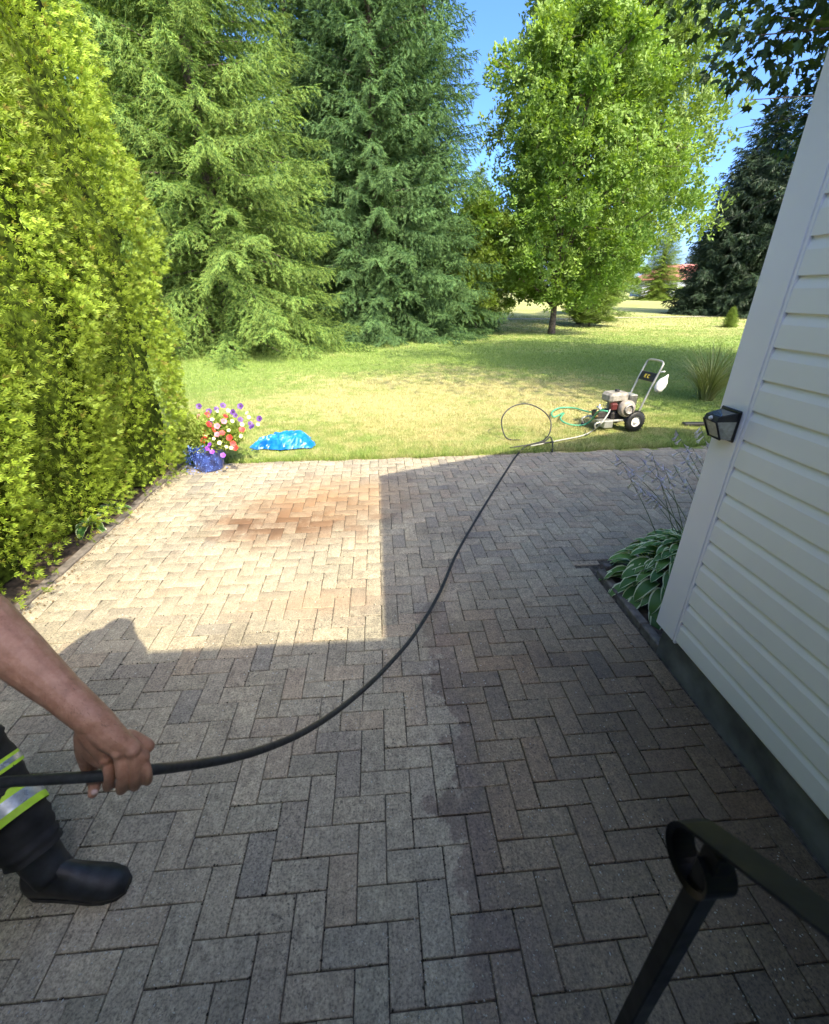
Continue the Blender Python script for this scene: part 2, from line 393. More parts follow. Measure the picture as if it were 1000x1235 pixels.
def paver_geom(X0, Y0, X1, Y1, seed):
    r = random.Random(seed); g = GAP/2; X0 += g; Y0 += g; X1 -= g; Y1 -= g
    cx, cy = (X0+X1)/2, (Y0+Y1)/2; hx, hy = (X1-X0)/2, (Y1-Y0)/2
    c = .0045; zt = r.uniform(-.003, .003); tx, ty = r.uniform(-.012, .012), r.uniform(-.012, .012); rot = r.uniform(-.007, .007)
    V = []
    def ring(dx, dy, z, j=0, tilt=True):
        for sx, sy in ((-1, -1), (1, -1), (1, 1), (-1, 1)):
            x = sx*(hx-dx)+r.uniform(-j, j); y = sy*(hy-dy)+r.uniform(-j, j)
            V.append((x-rot*y, y+rot*x, z+(zt+tx*x+ty*y if tilt else 0)))
    ring(0, 0, -.05, 0, False); ring(0, 0, -.0045, .0006); ring(.0015, .0015, -.0015, .0009); ring(c, c, 0, .0012)
    F = [(k*4+i, k*4+(i+1) % 4, (k+1)*4+(i+1) % 4, (k+1)*4+i) for k in range(3) for i in range(4)] + [(12, 13, 14, 15)]
    return (cx, cy), V, F
def in_view(x, y):
    d = Vector((x, y, -H)); f = d.dot(CF)
    if f < .1: return 0
    px, py = 500+FPX*d.dot(CX)/f, 617.5-FPX*d.dot(CU)/f
    if not (-10 < px < 1010 and -10 < py < 1245): return 0
    if x > 1.5: return 0
    return 1/(d.length*f*f)
pav.sort(key=lambda q: -in_view((q[0]+q[2])/2, (q[1]+q[3])/2))
bigV, bigF, bigR = [], [], []
for i, q in enumerate(pav):
    (cx, cy), V, F = paver_geom(*q, i)
    rv = random.random()
    if i < 300:
        me = bpy.data.meshes.new('paver'); me.from_pydata(V, [], F); me.materials.append(M_pav_o)
        for k in range(4, 12): me.polygons[k].use_smooth = True
        o = bpy.data.objects.new('paver', me); link(o, patio); o.location = (cx, cy, 0); o['rnd'] = rv
    else:
        b = len(bigV); bigV += [(x+cx, y+cy, z) for x, y, z in V]; bigF += [tuple(k+b for k in f) for f in F]; bigR += [rv]*len(V)
me = mesh_np('pavers', bigV, bigF, M_pav_g, {'rnd': bigR}); o = link(bpy.data.objects.new('pavers', me), patio); o['kind'] = 'stuff'

# soil beds: under the hedge, and beside the corner of the house
mb = MB(); n = 50
Vs = []
for i in range(n+1):
    y = -.9+6.25*i/n; e = -2.33+.03*noise.noise(Vector((y*4, 1, 0)))
    Vs += [(-4.6, y, .02), (-3.4, y, .05+.02*random.random()), (-2.7, y, .03+.02*random.random()), (-2.45, y, .012+.012*random.random()), (e, y, -.03)]
mb.add(Vs, [(i*5+k, i*5+k+1, (i+1)*5+k+1, (i+1)*5+k) for i in range(n) for k in range(4)], M_soil, True)
mb.build('soil_bed', kind='structure')
mb = MB(); Vs = []
for i in range(13):
    for k in range(9): Vs.append((1.60+1.9*i/12, 1.90+.84*k/8, -.02+.03*random.random()))
mb.add(Vs, [(i*9+k, (i+1)*9+k, (i+1)*9+k+1, i*9+k+1) for i in range(12) for k in range(8)], M_soil, True); mb.build('soil_bed', kind='structure')
# kerb stones round that bed
kerb = empty('kerb', (1.56, 1.9, 0), kind='structure')
def kerb_stone(a, b, w=.055, zt=.045):
    a, b = Vector(a), Vector(b); d = (b-a); L = d.length; ang = math.atan2(d.y, d.x)
    mb = MB(); mb.box((0.003, -w/2, -.06), (L-.003, w/2, zt+random.uniform(-.004, .004)), M_curb, .007)
    o = mb.build('kerb_stone', kerb); o.location = (a.x-1.56, a.y-1.9, 0); o.rotation_euler = (random.uniform(-.03, .03), 0, ang+random.uniform(-.01, .01))
for i in range(3): kerb_stone((1.56, 1.72+.30*i, 0), (1.56, 2.02+.30*i, 0))
for i in range(5): kerb_stone((1.60+.3*i, 2.66, 0), (1.90+.3*i, 2.66, 0))
# narrow edging stones along the hedge side of the patio
ke = empty('edging', (-2.38, 0, 0), kind='structure')
for i in range(14):
    mb = MB(); mb.box((-.035, .004, -.06), (.035, .396, .012+random.uniform(0, .01)), M_curb, .006); o = mb.build('edging_stone', ke); o.location = (random.uniform(-.008, .008), -.3+.4*i, 0)

# ------------------------------------------------------------ house
house = empty('house', (1.52, 1.865, 0), label='house with cream lap siding, wide white corner trim and dark painted foundation', cat='house')
def HB(mb, name, **k):
    o = mb.build(name, house, **k); o.location = (-1.52, -1.865, 0); return o
lap, z0 = .1207, .207
bm = MB(); y0, y1 = -.95, 1.694
prof = [(-.004, 0), (-.016, .001), (-.0145, .080), (-.005, .114), (-.0045, .122)]
bm.add([(x, y, z) for x, z in prof for y in (y0, y1)], [(2*i, 2*i+1, 2*i+3, 2*i+2) for i in range(4)], M_siding)
first = None
for k in range(23):
    if first is None: first = bm.build('siding_board', house); o = first
    else: o = first.copy(); link(o, house)
    o.location = (0, -1.865, z0+k*lap)
HB(MB().box((1.525, -.95, .212), (10.5, 1.85, 3.0), M_siding), 'wall')
HB(MB().box((1.530, -.95, -.08), (10.45, 1.835, .205), M_found, .004), 'foundation')
HB(MB().box((1.500, 1.712, .188), (1.522, 1.866, 3.0), M_white_trim, .003).box((1.522, 1.852, .188), (1.68, 1.874, 3.0), M_white_trim, .003), 'corner_trim')
HB(MB().box((1.502, 1.694, .182), (1.523, 1.710, 3.0), M_white_trim, .002), 'trim_channel')
HB(MB().box((1.509, -.95, .196), (1.523, 1.694, .209), M_white_trim), 'starter_strip')
# gable wall above the eave, and the two roofs
HB(MB().add([(1.53, 1.84, 3), (10.5, 1.84, 3), (6.0, 1.84, 4.7), (1.53, 1.80, 3), (10.5, 1.80, 3), (6.0, 1.80, 4.7)], [(0, 1, 2), (5, 4, 3), (0, 2, 5, 3), (1, 4, 5, 2)], M_siding), 'gable')
k_ = .384
def slab(mb, pts, th=.14):
    V = [Vector(p) for p in pts]; V2 = [v-Vector((0, 0, th)) for v in V]; n_ = len(V)
    mb.add(V+V2, [tuple(range(n_)), tuple(range(2*n_-1, n_-1, -1))]+[(i, n_+i, n_+(i+1) % n_, (i+1) % n_) for i in range(n_)], M_roof)
mb = MB(); R1 = 3.0+k_*4.8
slab(mb, [(1.2, 2.0, 3.0), (6.0, 2.0, R1), (6.0, -8, R1), (1.2, -8, 3.0)]); slab(mb, [(6.0, 2.0, R1), (10.8, 2.0, 3.0), (10.8, -8, 3.0), (6.0, -8, R1)])
slab(mb, [(-6.5, -.64, 3.0), (1.45, -.64, 3.0), (1.45, -4.6, 3.0+k_*3.96), (-6.5, -4.6, 3.0+k_*3.96)])
slab(mb, [(-6.5, -4.6, 3.0+k_*3.96), (1.45, -4.6, 3.0+k_*3.96), (1.45, -8.5, 3.0), (-6.5, -8.5, 3.0)])
HB(mb, 'roof')
HB(MB().box((-6.2, -8.2, -.05), (1.5, -.95, 2.9), M_siding), 'rear_wall')
HB(MB().box((-.2, -.956, .45), (.72, -.93, 2.5), M_white_trim, .01), 'door')
HB(MB().box((-.75, -.93, -.02), (1.05, .30, .36), plain('stoop_concrete', (.3, .29, .27), .9, scale=12, bmp=.3), .012), 'stoop')

# solar wall light on the corner trim
lamp = empty('solar_light', (1.50, 1.788, 1.335), label='black solar wall light with glass panes fixed to the white corner trim', cat='light')
M_lens = plain('frosted_lens', (.42, .42, .34), .25, var=.1, scale=60, coat=.6)
M_cell = plain('solar_cell', (.05, .055, .065), .12, var=.3, scale=120, coat=1)
lb = MB(); lb.box((-.010, -.060, -.068), (.0, .060, .066), M_black, .004)
# wedge body: deep at top, tapering down
A = [(-.010, -.052, .055), (-.010, .052, .055), (-.085, .040, .038), (-.085, -.040, .038), (-.010, -.050, -.060), (-.010, .050, -.060), (-.048, .036, -.058), (-.048, -.036, -.058), (-.090, .042, .018), (-.090, -.042, .018), (-.010, -.053, .02), (-.010, .053, .02)]
lb.add(A, [(0, 3, 2, 1), (3, 9, 8, 2), (0, 10, 9, 3), (1, 2, 8, 11), (4, 5, 6, 7)], M_black)
lb.tube([(-.091, .041, .018), (-.049, .036, -.060)], .0045, 6, M_black); lb.tube([(-.091, -.041, .018), (-.049, -.036, -.060)], .0045, 6, M_black)
lb.tube([(-.049, -.036, -.059), (-.049, .036, -.059)], .004, 6, M_black); lb.tube([(-.091, -.041, .018), (-.091, .041, .018)], .004, 6, M_black)
lb.build('body', lamp)
MB().add([A[9], A[8], A[6], A[7]], [(0, 1, 2, 3)], M_lens).build('front_lens', lamp)
MB().add([A[9], A[7], A[4], A[10]], [(0, 1, 2, 3)], M_lens).build('side_lens', lamp)
MB().add([A[8], A[11], A[5], A[6]], [(0, 1, 2, 3)], M_lens).build('side_lens', lamp)
MB().add([(-.018, -.044, .0545), (-.018, .044, .0545), (-.078, .034, .0410), (-.078, -.034, .0410)], [(0, 3, 2, 1)], M_cell).build('solar_panel', lamp)
MB().lathe([(0, .012), (.006, .010), (.009, .004), (.010, 0)], 12, M_white, Matrix.Translation((-.088, -.0, .028)) @ Matrix.Rotation(-math.pi/2, 4, 'Y')).build('motion_sensor', lamp)

# handrail of the stoop
rail = empty('handrail', (0, 0, 0), label='black metal stair handrail ending in a scroll, close in front at lower right', cat='handrail')
Sx = at(842, 996, .50); dn = Vector((.04, -.8, .56)).normalized()
w = .0175
path = []
c0 = Sx; side = Vector((1, 0, 0)); nn = dn.cross(side).normalized()
if nn.z < 0: nn = -nn
rs = .038
for i in range(30):                                   # scroll: curls down under the end of the rail
    a = math.radians(-315+315*i/29); rr = rs*(1-.45*(1-i/29))
    path.append(c0 - nn*rs + (-dn*math.sin(-a)*-1)*0 + nn*(math.cos(a)*rr) + dn*(math.sin(a)*rr))
path += [c0+dn*s_ for s_ in (.03, .08, .2, .4, .8, 1.15)]
Vr = []; Fr = []
for i, p in enumerate(path):
    T = (path[min(i+1, len(path)-1)]-path[max(i-1, 0)]).normalized(); nb = side.cross(T).normalized()
    for sx, sn in ((-w, -.0035), (w, -.0035), (w, .0035), (-w, .0035)):
        ex = .8 if sn > 0 else 1
        Vr.append(p+side*sx*ex+nb*sn)
for i in range(len(path)-1):
    for k in range(4): Fr.append((i*4+k, i*4+(k+1) % 4, (i+1)*4+(k+1) % 4, (i+1)*4+k))
Fr += [(3, 2, 1, 0), tuple((len(path)-1)*4+k for k in range(4))]
MB().add(Vr, Fr, M_rail, False).build('rail', rail)
pt = c0+dn*.035-nn*.004; MB().box((pt.x-.0115, pt.y-.0115, .36), (pt.x+.0115, pt.y+.0115, pt.z), M_rail, .002).build('post', rail)
p2 = c0+dn*1.1; MB().box((p2.x-.0115, p2.y-.0115, .36), (p2.x+.0115, p2.y+.0115, p2.z), M_rail, .002).build('post', rail)
MB().box((pt.x-.04, pt.y-.04, .36), (pt.x+.04, pt.y+.04, .368), M_rail, .002).build('base_plate', rail)

# ------------------------------------------------------------ foliage machinery
def norm(a): return a/np.maximum(np.linalg.norm(a, axis=-1, keepdims=True), 1e-9)
def frames(d, nrm):
    d = norm(d); b = norm(np.cross(nrm, d)); n_ = np.cross(d, b); return np.stack([d, b, n_], axis=2)   # columns
def scatter(tv, tf, P, R, sc, ttip=None, rv=None):
    "copies of a small template, real triangles"
    n_ = len(P); sc = np.asarray(sc); sc = sc[:, None, None] if sc.ndim == 1 else sc[:, None, :]
    V = np.einsum('nij,nkj->nki', R, tv[None]*sc)+P[:, None, :]
    F = tf[None]+(np.arange(n_)*len(tv))[:, None, None]
    rv = rng.random(n_) if rv is None else rv
    at_ = {'rnd': np.repeat(rv, len(tv))}
    if ttip is not None: at_['tip'] = np.tile(ttip, n_)
    return V.reshape(-1, 3), F.reshape(-1, 3), at_
def tmpl(tris, tips=None):
    V = np.array([p for tr in tris for p in tr], float); F = np.arange(len(V)).reshape(-1, 3)
    return V, F, (np.array(tips, float) if tips is not None else None)

# arborvitae spray: flat fan of short overlapping leaflets
def cedar_spray():
    r = random.Random(3); tr = []; tips = []
    for i, (a, L, st) in enumerate([(-42, .72, .1), (-13, 1.0, .2), (14, 1.05, .2), (43, .7, .1)]):
        a = math.radians(a); d = np.array([math.cos(a), math.sin(a), 0]); b = np.array([-d[1], d[0], 0])
        s0 = np.array([st, 0, 0]); e = s0+d*L*.75+np.array([0, 0, r.uniform(-.12, .12)])
        mdl = (s0+e)/2; wd = .085
        tr.append((s0, mdl-b*wd, e)); tips += [.0, .45, 1]
        tr.append((s0, e, mdl+b*wd+np.array([0, 0, .05]))); tips += [.0, 1, .45]
    return tmpl(tr, tips)
CS = cedar_spray()
# spruce twig: needle covered shoot with side shoots
def spruce_twig():
    tr = []; tips = []; r = random.Random(4)
    tr.append(((0, -.05, 0), (0, .05, 0), (1, 0, -.03))); tips += [0, 0, 1]
    for i, x in enumerate((.14, .42)):
        for s in (-1, 1):
            L = .42*(1-x*.55); e = (x+L*.75, s*L*.62, r.uniform(-.12, .06)); tr.append(((x, 0, .01), (x+.13, s*.0, 0), e)); tips += [.1, .1, .9]
    tr.append(((.05, 0, .06), (.05, 0, -.08), (.9, 0, -.02))); tips += [0, 0, .9]
    return tmpl(tr, tips)
ST = spruce_twig()
# leaf cluster: folded ovate leaves
def leaf_cluster(n=6, seed=1, lw=.62):
    r = random.Random(seed); tr = []
    for i in range(n):
        a = i*2.4+r.random(); el = r.uniform(-.7, .5); o = np.array([r.uniform(-.35, .35), r.uniform(-.35, .35), r.uniform(-.3, .3)])
        d = np.array([math.cos(a)*math.cos(el), math.sin(a)*math.cos(el), math.sin(el)]); b = norm(np.cross(d, [r.uniform(-.4, .4), r.uniform(-.4, .4), 1])); n_ = np.cross(d, b)
        L = r.uniform(.45, .7); p0 = o; p1 = o+d*L; ml = o+d*L*.45-b*lw*L*.5+n_*.06; mr = o+d*L*.45+b*lw*L*.5+n_*.06
        tr += [(p0, ml, p1), (p0, p1, mr)]
    return tmpl(tr)
LC = leaf_cluster()
def maple_leaf():
    lobes = [(-115, .45), (-55, .75), (0, 1.0), (55, .75), (115, .45)]; tr = []
    for a, L in lobes:
        a = math.radians(a); d = np.array([math.cos(a), math.sin(a), 0]); b = np.array([-d[1], d[0], 0])
        tip = d*L*.6+np.array([.2, 0, -.10*L]); c = np.array([.2, 0, .03])
        tr.append((c-d*.05-b*.22, tip, c-d*.05+b*.22))
    return tmpl(tr)
ML = maple_leaf()

def cedar_mesh(seed, hgt, rad, n):
    "one arborvitae: sprays on a bumpy column"
    r = np.random.default_rng(seed); z = r.random(n)**.85*hgt; th = r.random(n)*2*math.pi
    def radius(z, th):
        t = z/hgt; prof = rad*(.80+.20*np.minimum(1, t*5))*np.where(t < .25, 1, np.sqrt(np.maximum(0.02, 1-((t-.25)/.76)**2.0)))
        return prof
    base = radius(z, th)
    lump = np.array([noise.noise(Vector((math.cos(a)*2.6+seed, math.sin(a)*2.6, zz*1.5)))*.15+noise.noise(Vector((math.cos(a)*5.5, math.sin(a)*5.5+seed, zz*4.4)))*.17 for a, zz in zip(th, z)])
    depth = r.random(n)**1.5
    rr = base*(1+lump)-depth*.13
    P = np.stack([np.cos(th)*rr, np.sin(th)*rr, z+.05], 1)
    out = np.stack([np.cos(th), np.sin(th), np.zeros(n)], 1)
    d = out*1.0+np.array([0, 0, .22])+r.normal(0, .38, (n, 3)); d[:, 2] -= .12
    nr = np.cross(d, np.array([0, 0, 1.]))+r.normal(0, .55, (n, 3))
    sc = r.uniform(.034, .068, n)
    V, F, A_ = scatter(CS[0], CS[1], P, frames(d, nr), sc, CS[2])
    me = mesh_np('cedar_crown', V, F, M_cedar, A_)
    # solid inner core, added to block light through the sprays
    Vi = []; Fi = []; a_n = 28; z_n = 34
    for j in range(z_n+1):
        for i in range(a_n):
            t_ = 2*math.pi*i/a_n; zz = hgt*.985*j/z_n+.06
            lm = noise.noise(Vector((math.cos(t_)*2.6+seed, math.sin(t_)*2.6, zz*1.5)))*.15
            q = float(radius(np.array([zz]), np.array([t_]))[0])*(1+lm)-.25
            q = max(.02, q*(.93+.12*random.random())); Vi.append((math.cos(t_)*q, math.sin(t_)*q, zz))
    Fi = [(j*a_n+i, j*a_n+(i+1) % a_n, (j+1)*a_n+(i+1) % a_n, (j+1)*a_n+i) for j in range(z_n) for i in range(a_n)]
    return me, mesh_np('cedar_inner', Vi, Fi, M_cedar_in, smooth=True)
def cone_trunk(hgt, r0, r1=.02, bend=.0, seed=0, z0=-.1):
    r = random.Random(seed); pts = []; rad = []
    for i in range(12):
        t = i/11; pts.append((bend*math.sin(t*3+seed)*t, bend*math.cos(t*2.3)*t, z0+(hgt-z0)*t)); rad.append(r0*(1-t)**.9+r1+(.35*r0 if i == 0 else 0))
    return pts, rad
cA = cedar_mesh(11, 5.6, .93, 44000); cB = cedar_mesh(23, 5.3, .93, 44000)
tb = MB(); tb.tube(*cone_trunk(5, .07), 8, M_bark); tmesh = tb.build('trunk').data; bpy.data.objects.remove(bpy.data.objects['trunk'])
cl = ['golden green cedar at the near end of the hedge, mostly out of frame',
      'golden green cedar of the hedge nearest the man, at the left picture edge',
      'golden green cedar in the hedge, second bump from the picture edge above the paver edge',
      'golden green cedar in the hedge with small hosta leaves at its foot',
      'golden green cedar at the far end of the hedge beside the blue flower pot']
for i, (x, y, rz, sc) in enumerate([(-3.02, .35, 1.0, 1.0), (-3.02, 1.48, 3.1, 1.0), (-3.06, 2.58, .4, 1.0), (-3.06, 3.62, 2.2, 1.0), (-2.96, 4.68, 5.0, 1.02)]):
    c = empty('cedar_tree', (x, y, 0), rz, label=cl[i], cat='tree', group='clipped cedars forming the tall hedge')
    a, b = (cA, cB)[i % 2]
    for nm, me in (('crown', a), ('inner_core', b), ('trunk', tmesh)): o = link(bpy.data.objects.new(nm, me), c)
    c.scale = (sc, sc, 1)

def spruce_mesh(seed, hgt, rad, nb, mat, sparse=1.0, power=.75, droop=.35, twig=.17):
    r = np.random.default_rng(seed); rr = random.Random(seed); P, D, Nn, SC, RV = [], [], [], [], []; wood = MB()
    for b in range(nb):
        t = ((b+.5)/nb)**1.15; z = .25+t*(hgt-.45); L = rad*(1-t)**power*rr.uniform(.78, 1.1)+.18
        a = b*2.399+rr.uniform(-.3, .3); h = np.array([math.cos(a), math.sin(a), 0]); sd = np.array([-h[1], h[0], 0])
        up0 = .1+.5*t; dr = droop*(1-t*.8)*rr.uniform(.7, 1.3)
        ns = max(4, int(L/.105*sparse)); bt = (np.arange(ns)+.5)/ns
        def pt(s): return h*(L*s)[:, None]+np.array([0, 0, 1])*((up0*L*s-dr*L*1.6*s**2+dr*L*.75*s**4))[:, None]+np.array([0, 0, z])
        C = pt(bt)
        if z < 1.6: C[:, 2] = np.maximum(C[:, 2], .12+.25*rr.random())
        wp = [tuple(q) for q in pt(np.linspace(0, .9, 5))]
        if b % 2 == 0: wood.tube([(wp[k][0], wp[k][1], max(.1, wp[k][2]-.03)) for k in range(4)], [.028*(1-.25*k)*(.4+L/4) for k in range(4)], 4, M_bark, False)
        for s in (-1, 1):
            l2 = (.16+.30*L*np.sin(math.pi*np.clip(bt*.9+.1, 0, 1))**.8*.55)*r.uniform(.7, 1.2, ns); l2 = np.minimum(l2, .85)
            d2 = norm(h*.75+sd*s*r.uniform(.5, 1.1, ns)[:, None]+np.array([0, 0, -1.])*r.uniform(.15, .75, ns)[:, None])
            m_ = np.maximum(2, (l2/.085*sparse).astype(int))
            for k in range(int(m_.max())):
                ok = k < m_; f_ = ((k+.4)/m_)[ok]
                q = C[ok]+d2[ok]*(l2[ok]*f_)[:, None]+np.array([0, 0, -1.])*(l2[ok]*f_**2*.35)[:, None]
                c_ = ok.sum(); dd = d2[ok]+sd*s*r.normal(0, .45, c_)[:, None]+np.array([0, 0, -1.])*r.uniform(-.25, .5, c_)[:, None]+r.normal(0, .28, (c_, 3))
                P.append(q); D.append(dd); Nn.append(np.array([0, 0, 1.])+r.normal(0, .35, (c_, 3))); SC.append(r.uniform(.8, 1.3, c_)*twig); RV.append(np.clip(rr.random()*.6+r.random(c_)*.4, 0, 1))
        P.append(C); D.append(np.tile(h, (ns, 1))+r.normal(0, .25, (ns, 3))-np.array([0, 0, .1])); Nn.append(np.array([0, 0, 1.])+r.normal(0, .3, (ns, 3))); SC.append(np.full(ns, twig*1.25)); RV.append(r.random(ns))
    # leader
    n_ = 40; zz = np.linspace(hgt*.9, hgt+.35, n_); P.append(np.stack([r.normal(0, .02, n_), r.normal(0, .02, n_), zz], 1)); a = r.random(n_)*6.28
    D.append(np.stack([np.cos(a), np.sin(a), np.full(n_, 1.1)], 1)); Nn.append(r.normal(0, 1, (n_, 3))); SC.append(np.full(n_, twig)); RV.append(r.random(n_))
    P, D, Nn, SC, RV = map(np.concatenate, (P, D, Nn, SC, RV))
    V, F, A_ = scatter(ST[0], ST[1], P, frames(D, Nn), SC, ST[2], RV)
    V[:, 2] = np.maximum(V[:, 2], .02)
    wood.tube(*cone_trunk(hgt, .035*hgt**.7), 10, M_bark)
    wo = wood.build('trunk'); wm = wo.data; bpy.data.objects.remove(wo)
    return mesh_np('spruce_crown', V, F, mat, A_), wm
sp1 = spruce_mesh(5, 16, 4.5, 275, M_spruce, .86, .62, .40, .235)
sp2 = spruce_mesh(9, 16, 4.0, 330, M_spruce_b, .88, .78, .38, .25)
sp3 = spruce_mesh(14, 10, 4.0, 200, M_spruce_d, .66, .62, .3, .38)
print('spruce tris', [len(s[0].polygons) for s in (sp1, sp2, sp3)])
def put_tree(name, meshes, x, y, rz, sc, label, group=None, mat=None, cat='tree'):
    c = empty(name, (x, y, ground_z(x, y)-.03), rz, label=label, cat=cat, group=group); c.scale = sc if hasattr(sc, '__len__') else (sc, sc, sc)
    for nm, me in zip(('crown', 'trunk'), meshes):
        o = link(bpy.data.objects.new(nm, me), c)
        if mat and nm == 'crown':
            o.material_slots[0].link = 'OBJECT'; o.material_slots[0].material = mat
    return c
G1 = 'tall spruces at the back of the lawn'
put_tree('spruce_tree', sp1, -5.0, 17.2, 0.3, (1.0, 1.0, 1.1), 'broad sunlit spruce right behind the cedar hedge with long sweeping low branches', G1)
put_tree('spruce_tree', sp1, -9.2, 18.5, 2.5, (1.0, 1.0, 1.15), 'spruce farthest left, its crown showing over the top of the cedar hedge', G1)
put_tree('spruce_tree', sp2, -3.3, 25.5, 1.1, (1.0, 1.0, 1.25), 'bluish slender spruce standing back in the gap left of the central pair', G1)
put_tree('spruce_tree', sp2, .1, 21.2, 4.0, (1.0, 1.0, 1.12), 'dense dark green spruce at the lawn edge, left one of the central pair', G1)
put_tree('spruce_tree', sp2, 2.1, 22.4, 0.2, (.92, .92, .98), 'dense spruce of the central pair, the one next to the lime green tree', G1)
put_tree('spruce_tree', sp2, .4, 26, 5.2, (1, 1, 1.1), 'spruce hidden behind the central pair, seen only through its gaps', G1)
put_tree('spruce_tree', sp2, -8.0, 24.5, 3.2, (1.1, 1.1, 1.25), 'spruce standing behind the broad sunlit one, seen only through its gaps', G1)

def leafy_mesh(seed, hgt, rad, zlow, nclump, mat, leaf=.2, T=LC, lobes=70, shape=1.0, trunk_r=.12, droop=.15):
    r = np.random.default_rng(seed); rr = random.Random(seed); wood = MB()
    tp, tr_ = cone_trunk(hgt*.8, trunk_r, .02, .25, seed); wood.tube(tp, tr_, 9, M_bark)
    cs = []; zc = (hgt+zlow)/2; hz = (hgt-zlow)/2
    for i in range(lobes):
        a = i*2.399+rr.uniform(-.4, .4); v = (i+.5)/lobes*2-1; v = v*.96
        prof = math.sqrt(max(0, 1-abs(v)**2.2))*(1-.22*v*shape)
        q = rad*prof*rr.uniform(.40, 1.08)*(1+.22*math.sin(i*1.7+seed))
        c = Vector((math.cos(a)*q, math.sin(a)*q, zc+v*hz)); s_ = rad*rr.uniform(.13, .34)
        cs.append((c, s_)); base = Vector((tp[4][0]*.8, tp[4][1]*.8, max(zlow*.8, min(hgt*.75, c.z-q*.75-.2))))
        mid = base.lerp(c, .55)+Vector((0, 0, .12*q)); wood.tube([base, mid, c], [trunk_r*.38, trunk_r*.2, .012], 5, M_bark, False)
        for k in range(3):
            e = c+Vector((rr.gauss(0, 1), rr.gauss(0, 1), rr.gauss(0, .7)))*s_*.8; wood.tube([mid.lerp(c, .5), e], [.018, .005], 3, M_bark, False)
    n_each = int(nclump*.68)//lobes; P = []; D = []; Nn = []; RV = []
    for c, s_ in cs:
        g = r.normal(0, 1, (n_each, 3)); g = norm(g)*(r.random(n_each)[:, None]**.42)*s_*1.25; g[:, 2] *= .75
        p = np.array(c)+g; p[:, 2] -= droop*(np.linalg.norm(g[:, :2], axis=1)); P.append(p)
        D.append(g+r.normal(0, s_*.6, (n_each, 3))-np.array([0, 0, .2])); Nn.append(np.array([0, 0, 1.])+r.normal(0, .6, (n_each, 3))); RV.append(np.clip(rr.random()*.5+r.random(n_each)*.5, 0, 1))
    ne = int(nclump*.32); v = r.uniform(-1, 1, ne); a = r.random(ne)*6.283; q = rad*np.sqrt(np.maximum(0, 1-np.abs(v)**2.2))*(1-.22*v*shape)*r.random(ne)**.5
    q = q*(.92+.20*np.sin(a*3+v*6)+.13*np.sin(a*7-v*11)); P.append(np.stack([np.cos(a)*q, np.sin(a)*q, zc+v*hz], 1)); g = r.normal(0, 1, (ne, 3)); D.append(g-np.array([0, 0, .4])); Nn.append(np.array([0, 0, 1.])+r.normal(0, .6, (ne, 3))); RV.append(r.random(ne))
    P, D, Nn, RV = map(np.concatenate, (P, D, Nn, RV)); P[:, 2] = np.maximum(P[:, 2], .15)
    V, F, A_ = scatter(T[0], T[1], P, frames(D, Nn), r.uniform(.75, 1.25, len(P))*leaf, None, RV)
    wo = wood.build('trunk'); wm = wo.data; bpy.data.objects.remove(wo)
    return mesh_np('leafy_crown', V, F, mat, A_), wm
ash = leafy_mesh(3, 11.5, 3.6, 1.45, 14500, M_ash, .27, LC, 52, 1.0, .13)
big = leafy_mesh(8, 17, 5.2, 2.5, 18000, M_ash2, .38, LC, 90, .3, .2)
put_tree('spruce_tree', sp2, -1.1, 24.5, 2.2, (1.0, 1.0, 1.15), 'spruce standing just behind the left one of the central pair', G1)
put_tree('spruce_tree', sp2, -6.3, 21.5, .9, (1.0, 1.0, 1.2), 'spruce right behind the trunk of the broad sunlit one', G1)
put_tree('round_shrub', ash, 12.3, 27.2, 2.5, (.42, .42, .15), 'low green bush hiding the trunk of the large leafy tree', mat=M_ash2, cat='shrub')
put_tree('ash_tree', ash, 8.3, 22.3, 0, (1, 1, 1), 'light green young tree on a thin straight trunk in the lawn shade')
put_tree('shade_tree', big, 12.3, 28.5, 1, (.92, .92, 1.05), 'large leafy tree rising behind the light green young tree')
put_tree('lime_tree', ash, 4.7, 22.6, 2.2, (.50, .50, .46), 'small yellow green bushy tree beside the central spruces', mat=M_lime)
put_tree('round_shrub', ash, 17.2, 38.0, .5, (.62, .62, .36), 'dark green bushy shrub by the far path left of the gap', mat=M_ash2, cat='shrub')
put_tree('pine_tree', sp1, 40.0, 68.0, .5, (.8, .8, .62), 'bright green pine far away in front of the red roofed house', mat=M_lime)
put_tree('lawn_tree', ash, 28.0, 58.0, 1.5, (1.0, 1.0, .8), 'small leafy tree with a bare trunk on the far lawn', mat=M_ash)
G2 = 'dark spruces on the right beside the house wall'
put_tree('spruce_tree', sp3, 27.8, 37.0, .6, (1.1, 1.1, 1.32), 'dark spruce right of the gap, tallest pointed top beside the white trim', G2)
put_tree('spruce_tree', sp3, 26.4, 36.4, 2.0, (.85, .85, 1.05), 'dark spruce with the lower pointed top, standing in front of its taller neighbour', G2)
put_tree('spruce_tree', sp3, 29.6, 34.0, 3.0, (1.25, 1.25, 1.7), 'dark spruce farthest right, half hidden by the white trim', G2)
put_tree('spruce_tree', sp3, 25.2, 36.6, 4.0, (.52, .52, .38), 'low round dark spruce bush at the left foot of the right hand spruces', G2)
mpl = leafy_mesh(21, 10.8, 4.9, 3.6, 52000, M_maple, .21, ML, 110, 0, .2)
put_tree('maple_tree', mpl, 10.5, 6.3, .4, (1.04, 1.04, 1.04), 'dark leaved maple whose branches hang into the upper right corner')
put_tree('sapling', sp3, 19.6, 25.5, .4, (.11, .11, .11), 'tiny bright sapling at the foot of the dark spruces by the trim', mat=M_lime, cat='sapling')
